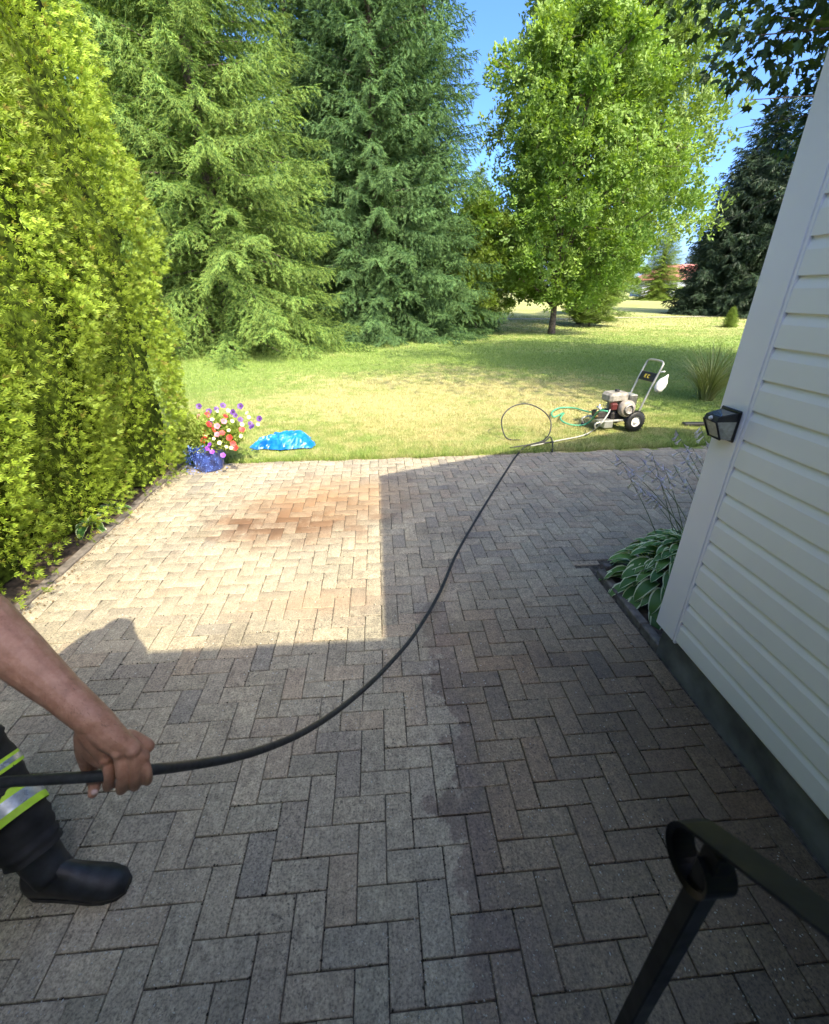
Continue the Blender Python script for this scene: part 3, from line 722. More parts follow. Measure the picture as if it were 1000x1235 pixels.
# trees far behind that close the view
G3 = 'trees along the far boundary'
far = [(-26, 48, sp2, 1.1), (-16, 44, big, .9), (-7, 50, sp2, 1.0), (2, 46, big, .75), (11, 55, sp1, .8), (20, 72, big, .6), (40, 92, big, .5), (64, 96, sp3, 1.0), (50, 100, big, .5), (42, 46, sp3, 1.2), (42, 36, sp3, 1.5)]
FARL = ['behind the leftmost spruces', 'left of the slender bluish spruce', 'through the gap between the big left spruce and the central pair', 'behind the central pair of spruces', 'between the central spruces and the yellow green bushy tree', 'beyond the thin straight trunk on the lawn', 'just left of the red roof', 'right of the red roof', 'farthest away behind the red roofed house', 'behind the dark spruces by the white trim', 'farthest right behind the house corner']
for i, (x, y, ms, s_) in enumerate(far): put_tree('boundary_tree', ms, x, y, i*1.3, s_, 'distant boundary tree '+FARL[i], G3)

# far house with a red roof
fh = empty('far_house', (57, 87, ground_z(57, 87)), -.25, label='distant pale house with a low red roof seen through the gap between the trees', cat='house')
M_fw = plain('far_house_wall', (.62, .66, .70), .8, scale=1); M_fr = plain('red_roof_tiles', (.42, .16, .13), .85, scale=6)
MB().box((-9, -4, 0), (9, 4, 2.7), M_fw).build('wall', fh)
MB().add([(-9.6, -4.7, 2.6), (9.6, -4.7, 2.6), (9.6, 4.7, 2.6), (-9.6, 4.7, 2.6), (-5, 0, 5.2), (5, 0, 5.2)], [(0, 1, 5, 4), (1, 2, 5), (2, 3, 4, 5), (3, 0, 4), (3, 2, 1, 0)], M_fr).build('roof', fh)
for x in (-7.4, -4.6, -.6, 2.6, 6):
    w_ = MB().box((x, -4.04, .9), (x+1.4, -4.0, 2.1), M_white_trim).build('window', fh); MB().box((x+.1, -4.06, 1.0), (x+1.3, -4.042, 2.0), M_cell).build('pane', w_)
shr = leafy_mesh(31, 2.2, 1.5, .2, 2500, M_ash2, .3, LC, 20, 0, .04)
for i, (x, y, mt, lb_) in enumerate([(51, 79, M_ash2, 'rounded green shrub in front of the distant pale house'), (46, 78, plain('red_shrub', (.32, .06, .05), .7), 'small dark red shrub on the far lawn'), (48, 81, M_ash, 'low pale green shrub beside the distant house wall')]):
    put_tree('shrub', shr, x, y, i, (.8, .8, .7), lb_, 'shrubs on the far lawn', mat=mt, cat='shrub')

# ------------------------------------------------------------ grass
def grass():
    r = np.random.default_rng(2); Ps = []; Hs = []; Ws = []
    for (y0, y1, x0, x1, dens, hh, ww) in [(5.22, 7.0, -3.6, 6.8, 5200, .044, .0056), (7.0, 10, -5, 9, 2000, .045, .008), (10, 15, -7, 14, 900, .05, .014), (15, 24, -9, 21, 300, .055, .026), (24, 36, -6, 28, 90, .06, .045)]:
        n_ = int((y1-y0)*(x1-x0)*dens); x = r.uniform(x0, x1, n_); y = r.uniform(y0, y1, n_)
        if y0 < 6:
            e = PATIO_END+.035*np.maximum(0, x)+.03*np.sin(x*7)+.02*np.sin(x*17+1); k = y > e-.03; x, y = x[k], y[k]
        # tufts
        c = np.array([noise.noise(Vector((a*5, b*5, 7)))+.6*noise.noise(Vector((a*1.2, b*1.2, 1))) for a, b in zip(x, y)])
        Ps.append(np.stack([x, y], 1)); Hs.append(hh*(1+.55*c)*r.uniform(.6, 1.3, len(x))); Ws.append(np.full(len(x), ww))
    ne = 9000; x = r.uniform(-2.3, 6.2, ne); y = PATIO_END+.035*np.maximum(0, x)+r.exponential(.05, ne)-.045+.03*np.sin(x*9)*np.sin(x*3.3)
    Ps.append(np.stack([x, y], 1)); Hs.append(.065*r.uniform(.5, 1.5, ne)); Ws.append(np.full(ne, .006))
    P = np.concatenate(Ps); h = np.concatenate(Hs); w_ = np.concatenate(Ws); n_ = len(P)
    z = np.array([ground_z(a, b) for a, b in P])
    # border tufts along the patio
    a = r.random(n_)*6.28; lean = r.uniform(.1, .9, n_); b = r.random(n_)*6.28
    base = np.stack([P[:, 0], P[:, 1], z-.004], 1); sd = np.stack([np.cos(a), np.sin(a), np.zeros(n_)], 1)*w_[:, None]*.5
    tip = base+np.stack([np.cos(b)*lean*h, np.sin(b)*lean*h, h*(1-.35*lean)], 1)
    V = np.stack([base-sd, base+sd, tip], 1).reshape(-1, 3); F = np.arange(n_*3).reshape(-1, 3)
    me = mesh_np('grass', V, F, M_grass, {'rnd': np.repeat(r.random(n_), 3)}); print('grass', n_)
    tag(link(bpy.data.objects.new('grass', me)), 'short patchy lawn grass, green by the hedge and dry yellow in the middle', 'grass', kind='stuff')
grass()

# ------------------------------------------------------------ flowers, hostas, pot
def leaf_strap(L, w, curve, n=6, fold=.25, wave=0, seed=0):
    "leaf along +X arching up then down; returns verts (3 per row), faces, margin flags"
    r = random.Random(seed); V = []; ang = curve[0]; x = z = 0
    for i in range(n+1):
        t = i/n; wd = w*math.sin(math.pi*min(1, t*.93+.045))**.75 if i else w*.12
        if i == n: wd = .0008
        wv = wave*math.sin(i*2.2+seed)
        V += [(x, -wd, z+wd*fold+wv*wd), (x, -wd*.78, z+wd*fold*.7), (x, 0, z), (x, wd*.78, z+wd*fold*.7), (x, wd, z+wd*fold-wv*wd)]
        ang += (curve[1]-curve[0])/n; x += L/n*math.cos(ang); z += L/n*math.sin(ang)
    F = [(i*5+k, (i+1)*5+k, (i+1)*5+k+1, i*5+k+1) for i in range(n) for k in range(4)]
    mg = [1 if k in (0, 3) else 0 for i in range(n) for k in range(4)]
    return V, F, mg
M_hosta = foliage('hosta_leaf', [(0, (.06, .16, .045)), (.5, (.10, .22, .06)), (1, (.15, .29, .08))], None, 0, .25, .38)
M_hedge_w = foliage('hosta_margin', [(0, (.60, .68, .42)), (1, (.78, .82, .58))], None, 0, .25, .4)
M_stem = plain('flower_stem', (.16, .19, .09), .6, var=.2)
M_lav = foliage('lavender_petal', [(0, (.62, .56, .78)), (1, (.80, .76, .88))], None, 0, .4)
def hosta(cx, cy, n, L0, label, seed, grp, z=.02, radius=.05):
    h = empty('hosta', (cx, cy, z), label=label, cat='plant', group=grp); r = random.Random(seed)
    for i in range(n):
        t = i/n; L = L0*r.uniform(.75, 1.1)*(.65+.45*t); a = i*2.399+r.uniform(-.3, .3); e0 = 1.35-.85*t+r.uniform(-.12, .12)
        V, F, mg = leaf_strap(L, L*.18*r.uniform(.85, 1.15), (e0, e0-1.5-r.uniform(0, .6)), 8, .30, .12, i)
        mb = MB(); mb.v = V; mb.f = F; mb.mats = [M_hosta, M_hedge_w]; mb.m = mg; mb.sm = [True]*len(F)
        o = mb.build('leaf', h); o.location = (math.cos(a)*radius*t, math.sin(a)*radius*t, radius*1.1*(1-t*t)); o.rotation_euler = (r.uniform(-.25, .25), 0, a)
        at_ = o.data.attributes.new('rnd', 'FLOAT', 'POINT'); at_.data.foreach_set('value', [r.random()]*len(V))
    return h
hosta(1.97, 2.36, 230, .245, 'white edged hosta clump spilling over the kerb beside the white corner trim', 4, 'white edged hostas at the house corner', .02, .30)
hosta(2.55, 2.35, 30, .34, 'white edged hosta behind the first clump, mostly hidden by the white trim', 6, 'white edged hostas at the house corner', .02, .1)
def bell_flower(mb, p, d, L=.045):
    d = Vector(d).normalized(); mb.tube([p, p+d*L*.4, p+d*L*.8, p+d*L], [.002, .004, .007, .013], 6, M_lav, False)
def flower_stalk(base, top, label, seed, grp, nf=7):
    r = random.Random(seed); base, top = Vector(base), Vector(top); s = empty('flower_stalk', base, label=label, cat='flower', group=grp)
    mid = base.lerp(top, .5)+Vector((r.uniform(-.02, .02), 0, .05)); pts = smooth_path([(0, 0, 0), mid-base, top-base], 6)
    MB().tube(pts, [.0035-.0018*i/len(pts) for i in range(len(pts))], 5, M_stem).build('stem', s)
    for i in range(nf):
        q = pts[-1].lerp(pts[-4], i/nf); mb = MB(); a = r.random()*6.28
        bell_flower(mb, q, (math.cos(a), math.sin(a)-.3, -.75), r.uniform(.045, .07)); o = mb.build('flower', s)
        x = o.data.attributes.new('rnd', 'FLOAT', 'POINT'); x.data.foreach_set('value', [r.random()]*len(o.data.vertices))
G4 = 'lavender hosta flower stalks at the house corner'
tips = [(742, 548, 2.95), (752, 562, 2.85), (772, 552, 2.9), (786, 545, 3.0), (793, 572, 2.95), (770, 585, 2.8), (778, 590, 2.7), (815, 518, 3.0), (812, 560, 2.9), (820, 545, 3.05), (835, 540, 3.1), (845, 515, 3.1), (800, 560, 3.05), (826, 575, 2.9)]
SIDES = ['leftmost of the bunch, leaning over the pavers', 'second from the left', 'tall one left of the middle', 'straight one in the middle of the bunch', 'with the lowest hanging bells', 'short one leaning left',
    'shortest of the left group', 'tallest, bells against the lawn', 'slim one just right of the middle', 'just right of the tallest', 'second from the white trim', 'nearest the wall light', 'crossing behind the straight middle one', 'low one close to the white trim']
for i, (px, py, dd) in enumerate(tips):
    T = at(px, py, dd); r_ = random.Random(i); b = Vector((1.95+.35*r_.random()+(.35 if px > 800 else 0), 2.25+.3*r_.random(), .1))
    side_ = SIDES[i]
    flower_stalk(b, T, 'thin hosta stalk with drooping lavender bells, '+side_, i, G4)
# small hosta leaves at the foot of the hedge
hosta(-2.52, 3.60, 14, .20, 'small pale hosta at the foot of the cedar hedge', 9, None, .03, .03)
hosta(-2.50, 3.95, 9, .15, 'tiny pale hosta sprout farther along the foot of the cedar hedge', 12, None, .03, .03)

# ornamental grass clump behind the corner
og = empty('ornamental_grass', (6.1, 8.0, 0), label='tall pale ornamental grass clump arching out behind the white corner trim', cat='plant'); mb = MB(); r_ = random.Random(5)
Vg, Fg, Rg = [], [], []
for i in range(420):
    a = r_.random()*6.28; L = r_.uniform(.7, 1.35); e0 = r_.uniform(1.0, 1.5); cu = r_.uniform(.6, 1.7); x = r_.uniform(0, .12); z = 0; ang = e0; w_ = r_.uniform(.004, .008); b = len(Vg)
    for k in range(7):
        ww = w_*(1-(k/6)**2)+.0006; Vg += [(math.cos(a)*x-math.sin(a)*ww, math.sin(a)*x+math.cos(a)*ww, z), (math.cos(a)*x+math.sin(a)*ww, math.sin(a)*x-math.cos(a)*ww, z)]
        x += L/6*math.cos(ang); z += L/6*math.sin(ang); ang -= cu/6
    Fg += [(b+2*k, b+2*k+1, b+2*k+3, b+2*k+2) for k in range(6)]; Rg += [r_.random()]*14
me = mesh_np('blades', Vg, Fg, foliage('ornamental_grass_blade', [(0, (.22, .28, .08)), (1, (.46, .46, .22))], None, 0, .35), {'rnd': Rg}); o = link(bpy.data.objects.new('blades', me), og); o['kind'] = 'stuff'

# dark landscape edging lying in the grass by the trim
ed = empty('garden_edging', (4.85, 6.35, .0), -.05, label='dark flat edging strip lying in the grass behind the hosta flowers', cat='edging')
MB().box((-.25, -.05, 0), (.35, .05, .05), M_black, .01).build('strip', ed)
MB().lathe([(.0, .14), (.10, .13), (.16, .08), (.17, 0)], 10, M_curb, Matrix.Translation((.6, 0, 0))).build('end_stone', ed)

# flower pot with petunias
pot = empty('flower_planter', (-1.98, 5.08, -.005), label='cobalt blue glazed pot overflowing with red, white and purple petunias at the hedge end', cat='planter')
MB().lathe([(0, .0), (.13, .0), (.15, .03), (.185, .18), (.20, .27), (.215, .30), (.21, .32), (.19, .315), (.185, .28), (.0, .28)], 28, M_pot).build('pot', pot)
MB().lathe([(.186, .285), (.10, .30), (0, .30)], 16, M_soil).build('soil', pot)
r = np.random.default_rng(6); n_ = 2400; g = norm(r.normal(0, 1, (n_, 3)))*(r.random(n_)[:, None]**.4); P = g*np.array([.36, .27, .21])+np.array([.07, .01, .42])
k = P[:, 2] > .22; P = P[k]; g = g[k]
V, F, A_ = scatter(LC[0], LC[1], P, frames(g+r.normal(0, .4, g.shape), np.array([0, 0, 1.])+r.normal(0, .4, g.shape)), r.uniform(.04, .07, len(P)))
o = link(bpy.data.objects.new('foliage', mesh_np('petunia_leaves', V, F, foliage('petunia_leaf', [(0, (.20, .30, .05)), (1, (.42, .50, .14))], None, 0, .4), A_)), pot)
def flower_mesh(col, core, tilt=1):
    mc = plain('petal', col, .55, var=.08, scale=50); mk = plain('petal_core', core, .6, var=.1); mb = MB(); n5 = 10
    V = [(0, 0, -.02)]+[(math.cos(6.283*i/n5)*.38, math.sin(6.283*i/n5)*.38, .04) for i in range(n5)]+[(math.cos(6.283*i/n5)*(1 if i % 2 == 0 else .86), math.sin(6.283*i/n5)*(1 if i % 2 == 0 else .86), .16+(.05 if i % 2 else -.03)) for i in range(n5)]
    mb.add(V, [(0, 1+i, 1+(i+1) % n5) for i in range(n5)], mk, True); b = 0
    mb.f += [(1+i, 11+i, 11+(i+1) % n5, 1+(i+1) % n5) for i in range(n5)]; mb.m += [mb.mi(mc)]*n5; mb.sm += [True]*n5
    o = mb.build('flower'); me = o.data; bpy.data.objects.remove(o); return me
fm = {'red': flower_mesh((.50, .03, .02), (.25, .01, .01)), 'white': flower_mesh((.62, .62, .34), (.5, .6, .2)), 'purple': flower_mesh((.09, .03, .20), (.03, .01, .06)), 'violet': flower_mesh((.20, .04, .42), (.1, .02, .2)), 'pink': flower_mesh((.50, .15, .2), (.3, .1, .1))}
fl = [('red', 250, 500), ('red', 252, 512), ('red', 258, 518), ('red', 248, 526), ('red', 268, 522), ('red', 277, 528), ('red', 281, 535), ('red', 292, 518), ('red', 272, 502), ('red', 245, 520), ('red', 284, 540), ('red', 246, 531),
      ('white', 249, 524), ('white', 256, 506), ('white', 280, 508), ('white', 292, 512), ('white', 276, 519), ('white', 291, 526), ('white', 273, 539), ('white', 279, 540), ('white', 300, 503), ('white', 311, 512), ('white', 262, 496), ('white', 275, 495), ('white', 240, 545), ('white', 298, 498), ('white', 258, 529), ('white', 265, 534),
      ('purple', 269, 489), ('purple', 290, 490), ('purple', 284, 501), ('purple', 290, 506), ('purple', 302, 511), ('purple', 313, 505), ('purple', 253, 511), ('purple', 281, 497), ('purple', 304, 515), ('purple', 252, 496), ('purple', 240, 490), ('purple', 261, 493),
      ('violet', 253, 536), ('violet', 256, 545), ('violet', 269, 549), ('violet', 250, 541), ('pink', 240, 503), ('pink', 242, 510), ('pink', 270, 508), ('pink', 262, 524), ('pink', 262, 514)]
for i, (c_, px, py) in enumerate(fl):
    r_ = random.Random(i); t_ = max(-1, min(1, (px-272)/42)); dd = 4.80+.22*t_*t_+(.16 if py < 500 else (.05 if py < 512 else 0))
    p = at(px, py, dd); o = link(bpy.data.objects.new('flower', fm[c_]), pot); o.location = p-pot.location
    dv = (Vector((0, -.15, H+.6))-p).normalized()+Vector((r_.gauss(0, .35), r_.gauss(0, .25), .25)); o.rotation_euler = dv.to_track_quat('Z', 'Y').to_euler(); s_ = r_.uniform(.024, .036)*(.75 if c_ == 'white' else 1.12); o.scale = (s_, s_, s_)
# trailing blue lobelia over the rim
mb = MB(); r_ = random.Random(2); ml = plain('lobelia_blue', (.10, .20, .72), .6, var=.2)
Vl = []; Fl = []
for i in range(520):
    px = random.choice((r_.gauss(249, 5), r_.gauss(268, 7), r_.gauss(262, 12))); z = r_.uniform(.03, .36); p = atz(px, 560, 0); a = math.atan2(p.y-5.08, p.x+1.98)
    a = r_.gauss(-1.75, .55)
    rr_ = .22+.05*r_.random()+.02*math.sin(z*20); c_ = Vector((math.cos(a)*rr_, math.sin(a)*rr_, z)); s_ = r_.uniform(.007, .013); b = len(Vl)
    for k in range(3): v = Vector((r_.gauss(0, 1), r_.gauss(0, 1), r_.gauss(0, 1))).normalized()*s_; Vl.append(c_+v)
    Fl.append((b, b+1, b+2))
o = mb.add(Vl, Fl, ml).build('lobelia', pot)

# blue tarp on the grass
def tarp():
    r_ = random.Random(3); nu, nv = 34, 22; V = []
    for j in range(nv+1):
        for i in range(nu+1):
            u_, v_ = i/nu, j/nv
            x = -1.66+.74*u_+.05*math.sin(v_*5); y = 5.66+.52*v_*(.25+.75*min(1, u_*1.6))+.03*math.sin(u_*9)
            hgt = .045+.15*max(0, math.sin(math.pi*min(1, u_*1.05)))**.7*max(0, math.sin(math.pi*min(1, v_*.9+.1)))**.6*(.35+.65*u_)
            q = Vector((u_*3.2, v_*2.2, 0)); fold = .055*abs(noise.noise(Vector((u_*5+v_*3, v_*6-u_*2, 2))))+.03*abs(noise.noise(q*3.3))+.012*noise.noise(q*9)
            edge = min(u_, 1-u_, v_, 1-v_)*6; V.append((x+.02*noise.noise(q*4), y+.03*noise.noise(q*4+Vector((9, 0, 0))), .012+(hgt+fold)*min(1, .12+edge)))
    F = [(j*(nu+1)+i, j*(nu+1)+i+1, (j+1)*(nu+1)+i+1, (j+1)*(nu+1)+i) for j in range(nv) for i in range(nu)]
    mt, t, p, o_ = new_mat('blue_tarp'); n1 = tex(t, objc(t), 9, 4)
    t.links.new(ramp(t, n1, [(.3, (.0, .10, .42)), (.7, (.015, .22, .68))]), p.inputs['Base Color']); p.inputs['Roughness'].default_value = .35; bump(t, p, tex(t, objc(t), 40, 3), .4, .01)
    mb = MB().add(V, F, mt, False); o = mb.build('tarp', label='crumpled bright blue tarp lying on the lawn near the flower pot', cat='tarp')
    s = o.modifiers.new('thick', 'SOLIDIFY'); s.thickness = .002
tarp()

# ------------------------------------------------------------ pressure washer
pw = empty('pressure_washer', (3.50, 6.36, .0), .14, label='petrol pressure washer with silver handle and black wheels on the lawn', cat='pressure washer')
PB = lambda mb, name, **k: mb.build(name, pw, **k)
fr = MB()
for y in (-.17, .17): fr.tube(smooth_path([(-.42, y, .06), (-.40, y, .14), (.0, y, .16), (.20, y, .14), (.26, y, .20)], 4), .014, 8, M_metal)
fr.box((-.36, -.19, .145), (.16, .19, .165), M_metal, .004).box((-.30, -.20, .06), (-.16, .20, .16), M_metal, .006); PB(fr, 'frame')
for y in (-.16, .16): PB(MB().tube([(-.42, y, 0), (-.42, y, .08)], .022, 10, M_black), 'foot')
Rx = Matrix.Rotation(math.pi/2, 4, 'X')
for y in (-.235, .235):
    wl = PB(MB().lathe([(.075, -.035), (.13, -.04), (.145, -.025), (.148, 0), (.145, .025), (.13, .04), (.075, .035)], 28, M_rubber, Rx), 'wheel'); wl.location = (.16, y, .148)
    MB().lathe([(0, -.03), (.03, -.034), (.035, -.012), (.068, -.012), (.078, -.03), (.078, .03), (.068, .012), (.035, .012), (.03, .034), (0, .03)], 20, M_white, Rx).build('rim', wl)
    tr_ = MB()
    for k in range(24):
        a = 6.283*k/24; tr_.box((-.006, -.034, .143), (.006, .034, .153), M_rubber, 0, Matrix.Rotation(a, 4, 'Y'))
    tr_.build('tread', wl)
PB(MB().tube([(.16, -.22, .148), (.16, .22, .148)], .011, 8, M_metal), 'axle')
eg = MB(); eg.box((-.16, -.14, .17), (.12, .14, .27), M_darkeng, .02)
eg.lathe([(.0, 0), (.11, 0), (.12, .02), (.12, .09), (.10, .11), (0, .115)], 20, M_cream, Matrix.Translation((.02, -.13, .33)) @ Rx)
for k in range(6): eg.box((-.11, -.10+.0, .27+.018*k), (.09, .12, .277+.018*k), M_engine, .002)
PB(eg, 'engine')
PB(MB().lathe([(.02, 0), (.075, 0), (.08, .01), (.06, .018)], 18, M_engine, Matrix.Translation((.02, -.245, .33)) @ Rx), 'recoil_cover')
PB(MB().box((-.20, -.13, .40), (.10, .13, .54), M_tank, .035), 'fuel_tank').rotation_euler = (0, -.04, 0)
PB(MB().lathe([(0, .03), (.03, .03), (.034, .02), (.034, 0)], 14, M_black, Matrix.Translation((-.05, 0, .538))), 'fuel_cap')
mf = MB().box((.12, -.10, .34), (.24, .10, .50), M_metal, .012)
for k in range(7): mf.box((.125, -.104, .36+.018*k), (.235, -.1, .368+.018*k), M_darkeng)
PB(mf, 'muffler'); PB(MB().box((-.20, -.155, .30), (-.10, -.08, .40), M_red, .015).box((.10, -.15, .24), (.15, -.11, .32), M_red, .01), 'air_filter')
PB(MB().box((-.36, -.08, .18), (-.17, .08, .28), M_darkeng, .015), 'pump')
for y, z in ((-.09, .22), (-.09, .30), (.09, .26)): PB(MB().tube([(-.36, y, z), (-.41, y-.03, z)], .013, 8, M_brass), 'pump_fitting')
PB(MB().tube([(-.33, -.05, .28), (-.33, -.05, .38)], .012, 8, M_metal).tube([(-.33, -.09, .33), (-.33, .0, .33)], .016, 8, M_white), 'pressure_valve')
hd = MB(); hp = []
for y in (-.17,): hp = [(.22, y, .16), (.25, y, .27), (.36, y, .60), (.46, y, .87), (.485, y*.9, .935), (.49, y*.5, .955)]
full = hp+[(a, -b, c) for a, b, c in hp[::-1]]; hd.tube(smooth_path(full, 5), .014, 10, M_metal); PB(hd, 'handle')
cp_ = MB().box((-.01, -.16, -.06), (.02, .16, .07), M_black, .01); o = PB(cp_, 'control_panel'); o.location = (.405, 0, .73); o.rotation_euler = (0, .36, 0)
ltr = MB()                                     # bright yellow lettering, unreadable at this size: an E and a C like pair of marks
for (yy, parts) in ((.055, ((0, 0, .012, .05), (0, .04, .035, .05), (0, .02, .028, .03), (0, 0, .035, .01))), (-.01, ((0, 0, .012, .05), (0, .04, .035, .05), (0, 0, .035, .01)))):
    for (a, b, c, d) in parts: ltr.box((-.014, yy-c, -.02+b), (-.0102, yy-a, -.02+d), M_yel)
pn = ltr.build('panel_lettering', o)
PB(MB().tube([(.45, -.18, .82), (.47, -.24, .835)], .01, 8, M_white).tube([(.24, -.19, .16), (.24, -.15, .22)], .02, 8, M_black), 'hose_hook')
# white bag hanging at the handle
bagV = MB(); r_ = random.Random(1)
o = MB().lathe([(0, -.19), (.05, -.185), (.09, -.14), (.105, -.06), (.09, .01), (.05, .06), (.02, .10), (.015, .12)], 16, M_white)
o.v = [tuple(Vector(v)*(1+.16*noise.noise(Vector(v)*14))) for v in o.v]
bg_ = o.build('bag', label='small white bag hanging from the pressure washer handle', cat='bag'); bg_.location = (4.01, 6.18, .70); bg_.scale = (.75, .5, .85); bg_.rotation_euler = (.1, .45, .2)

# ------------------------------------------------------------ hoses
def hose_obj(name, pts, rad, mat, label, n=8, k=8):
    o = MB().tube(smooth_path(pts, n), rad, k, mat).build(name, label=label, cat='hose'); return o
rh = .0105
A3 = lambda px, py, z: atz(px, py, z)
hand_c = at(152, 931, .85); hand_l = at(118, 936, .845); hand_r = at(186, 928, .86)
hp = [at(-120, 975, .95), at(-60, 955, .90), at(0, 944, .87), at(60, 940, .855), hand_l, hand_c, hand_r,
      A3(235, 922, .93), A3(285, 913, .84), A3(330, 899, .73), A3(375, 878, .60), A3(420, 847, .45), A3(460, 811, .30), A3(500, 765, .15), A3(530, 715, .05), A3(552, 665, .012), A3(580, 617, .012), A3(603, 580, .012), A3(625, 547, .013), A3(640, 536, .03), A3(668, 533, .05),
      A3(675, 545, .03), A3(655, 537, .04), A3(640, 533, .04)]
hose = MB().tube(smooth_path(hp[:21], 8), rh, 10, M_hose).build('pressure_hose', label='long black pressure hose held in the hand and running across the patio to the lawn', cat='hose')
for i, (px, py, z) in enumerate([(214, 925, .965)]):
    q = A3(px, py, z)
# coil that stands up on the grass at the hose's far end
c0 = A3(636, 531, .02); coil = []
base = Vector((1.98, 5.92, .0))
def ring_px(px, py, y): r_ = CF+CX*((px-500)/FPX)-CU*((py-617.5)/FPX); t_ = y/r_.y; return Vector((r_.x*t_, y, H+r_.z*t_))
for px, py, y in [(640, 536, 5.55), (655, 532, 5.75), (663, 522, 5.9), (664, 507, 6.0), (653, 494, 6.05), (635, 487, 6.08), (617, 491, 6.06), (606, 503, 6.0), (606, 517, 5.95), (612, 529, 5.86), (627, 532, 5.8)]:
    q = ring_px(px, py, y); q.z = max(q.z, .02); coil.append(q)
MB().tube(smooth_path(coil, 6), rh*.85, 8, M_hose).build('coiled_hose', label='black hose loop standing upright on the sunny grass edge', cat='hose')
hose_obj('loose_hose_end', [A3(615, 540, .02), A3(640, 536, .04), A3(657, 532, .06), A3(664, 527, .10), A3(667, 538, .04), A3(666, 545, .02)], rh*.85, M_hose, 'short black hose end bent over where the loop meets the patio', 6)
hose_obj('supply_hose', [A3(640, 538, .03), A3(675, 531, .03), A3(700, 526, .03), A3(714, 520, .05), at(724, 512, 6.05), at(733, 500, 6.1), at(736, 494, 6.2)], .009, M_hose_w, 'pale grey hose drooping from the pump of the pressure washer', 6)
hose_obj('garden_hose', [at(733, 496, 6.3), at(722, 496, 6.4), A3(712, 508, .10), A3(700, 513, .03), A3(684, 511, .03), A3(676, 505, .05), A3(680, 498, .03), A3(668, 503, .03), A3(666, 497, .03), A3(675, 492, .03), A3(692, 492, .03), A3(712, 497, .05), A3(724, 494, .16)], .013, M_hose_g, 'thin green garden hose looped on the grass left of the pressure washer', 6)

# ------------------------------------------------------------ person
SKIN, ST_, SP_, _o = new_mat('skin'); nn_ = tex(ST_, objc(ST_), 40, 6, .72)
ST_.links.new(ramp(ST_, nn_, [(.3, (.25, .12, .07)), (.5, (.34, .175, .11)), (.72, (.44, .25, .165))]), SP_.inputs['Base Color'])
SP_.inputs['Roughness'].default_value = .5; SP_.inputs['Subsurface Weight'].default_value = .12; SP_.inputs['Subsurface Radius'].default_value = (.01, .004, .002); SP_.inputs['Subsurface Scale'].default_value = .5
bump(ST_, SP_, tex(ST_, objc(ST_), 110, 5, .7), .6, .003)
M_trou = plain('dark_work_trousers', (.018, .018, .018), .85, var=.35, scale=16, bmp=.5)
M_boot = plain('black_rubber_boot', (.017, .019, .023), .5, var=.45, scale=22, bmp=.25)
M_shirt = plain('dark_shirt', (.05, .06, .075), .9, var=.2, scale=20)
M_hv = plain('hi_vis_yellow', (.50, .78, .04), .6, var=.1); M_refl = plain('reflective_silver', (.42, .46, .48), .3, .4, var=.15, scale=50)
M_hair = plain('dark_hair', (.03, .022, .017), .8, var=.3, scale=80); M_nail = plain('fingernail', (.62, .45, .40), .3); M_eye = plain('eye', (.6, .6, .58), .2)
man = empty('person', (-1.25, .95, 0), label='person in dark trousers, rubber boot and hi-vis leg band pulling the black hose', cat='person')
ML0 = -man.location
body = MB()
def ell(mb, c, r3, M=None, n=14):
    c = Vector(c); V = []; F = []
    for j in range(n+1):
        ph = math.pi*j/n
        for i in range(2*n): t_ = math.pi*i/n; V.append(c+Vector((r3[0]*math.sin(ph)*math.cos(t_), r3[1]*math.sin(ph)*math.sin(t_), r3[2]*math.cos(ph))))
    F = [(j*2*n+i, j*2*n+(i+1) % (2*n), (j+1)*2*n+(i+1) % (2*n), (j+1)*2*n+i) for j in range(n) for i in range(2*n)]; mb.add(V, F, SKIN, True)
def chain(pts, rad, n=12, sub=5):
    P = smooth_path(pts, sub); R_ = []
    for i in range(len(P)):
        t_ = i/(len(P)-1)*(len(pts)-1); k = min(int(t_), len(pts)-2); f_ = t_-k; R_.append(rad[k]*(1-f_)+rad[k+1]*f_)
    body.tube(P, R_, n, SKIN); ell(body, P[0], (R_[0],)*3, n=6); ell(body, P[-1], (R_[-1]*.98,)*3, n=6)
# key joints (metres)
hip = Vector((-1.40, .98, .93)); neck = Vector((-1.08, .86, 1.42)); head = Vector((-.985, .835, 1.555))
Lsh, Rsh = Vector((-.99, .92, 1.37)), Vector((-1.24, .62, 1.38))
elb = at(-62, 716, .83); wri = at(112, 868, .80)
Rel, Rwr = Vector((-1.28, .50, 1.10)), at(-125, 975, .95)
Lhip, Rhip = hip+Vector((.04, .09, -.03)), hip+Vector((-.04, -.09, -.03))
Lkn, Lan = Vector((-1.35, 1.06, .50)), Vector((-1.155, .905, .10)); Rkn, Ran = Vector((-1.58, .78, .48)), Vector((-1.72, .66, .10))
chain([hip, hip.lerp(neck, .3), hip.lerp(neck, .6), hip.lerp(neck, .85), neck], [.135, .13, .14, .125, .065], 18)
chain([neck, head-Vector((.01, 0, .05))], [.056, .055]); chain([Lsh, neck-Vector((0, 0, .04)), Rsh], [.06, .075, .06])
chain([Lsh, Lsh.lerp(elb, .5), elb], [.058, .048, .041]); 
fa = [elb, elb.lerp(wri, .22), elb.lerp(wri, .5), elb.lerp(wri, .8), wri]; fa[1] += CU*.006
chain(fa, [.041, .048, .043, .032, .0285], 16, 6)
chain([Rsh, Rsh.lerp(Rel, .5), Rel], [.058, .048, .04]); chain([Rel, Rel.lerp(Rwr, .4), Rwr], [.04, .042, .027])
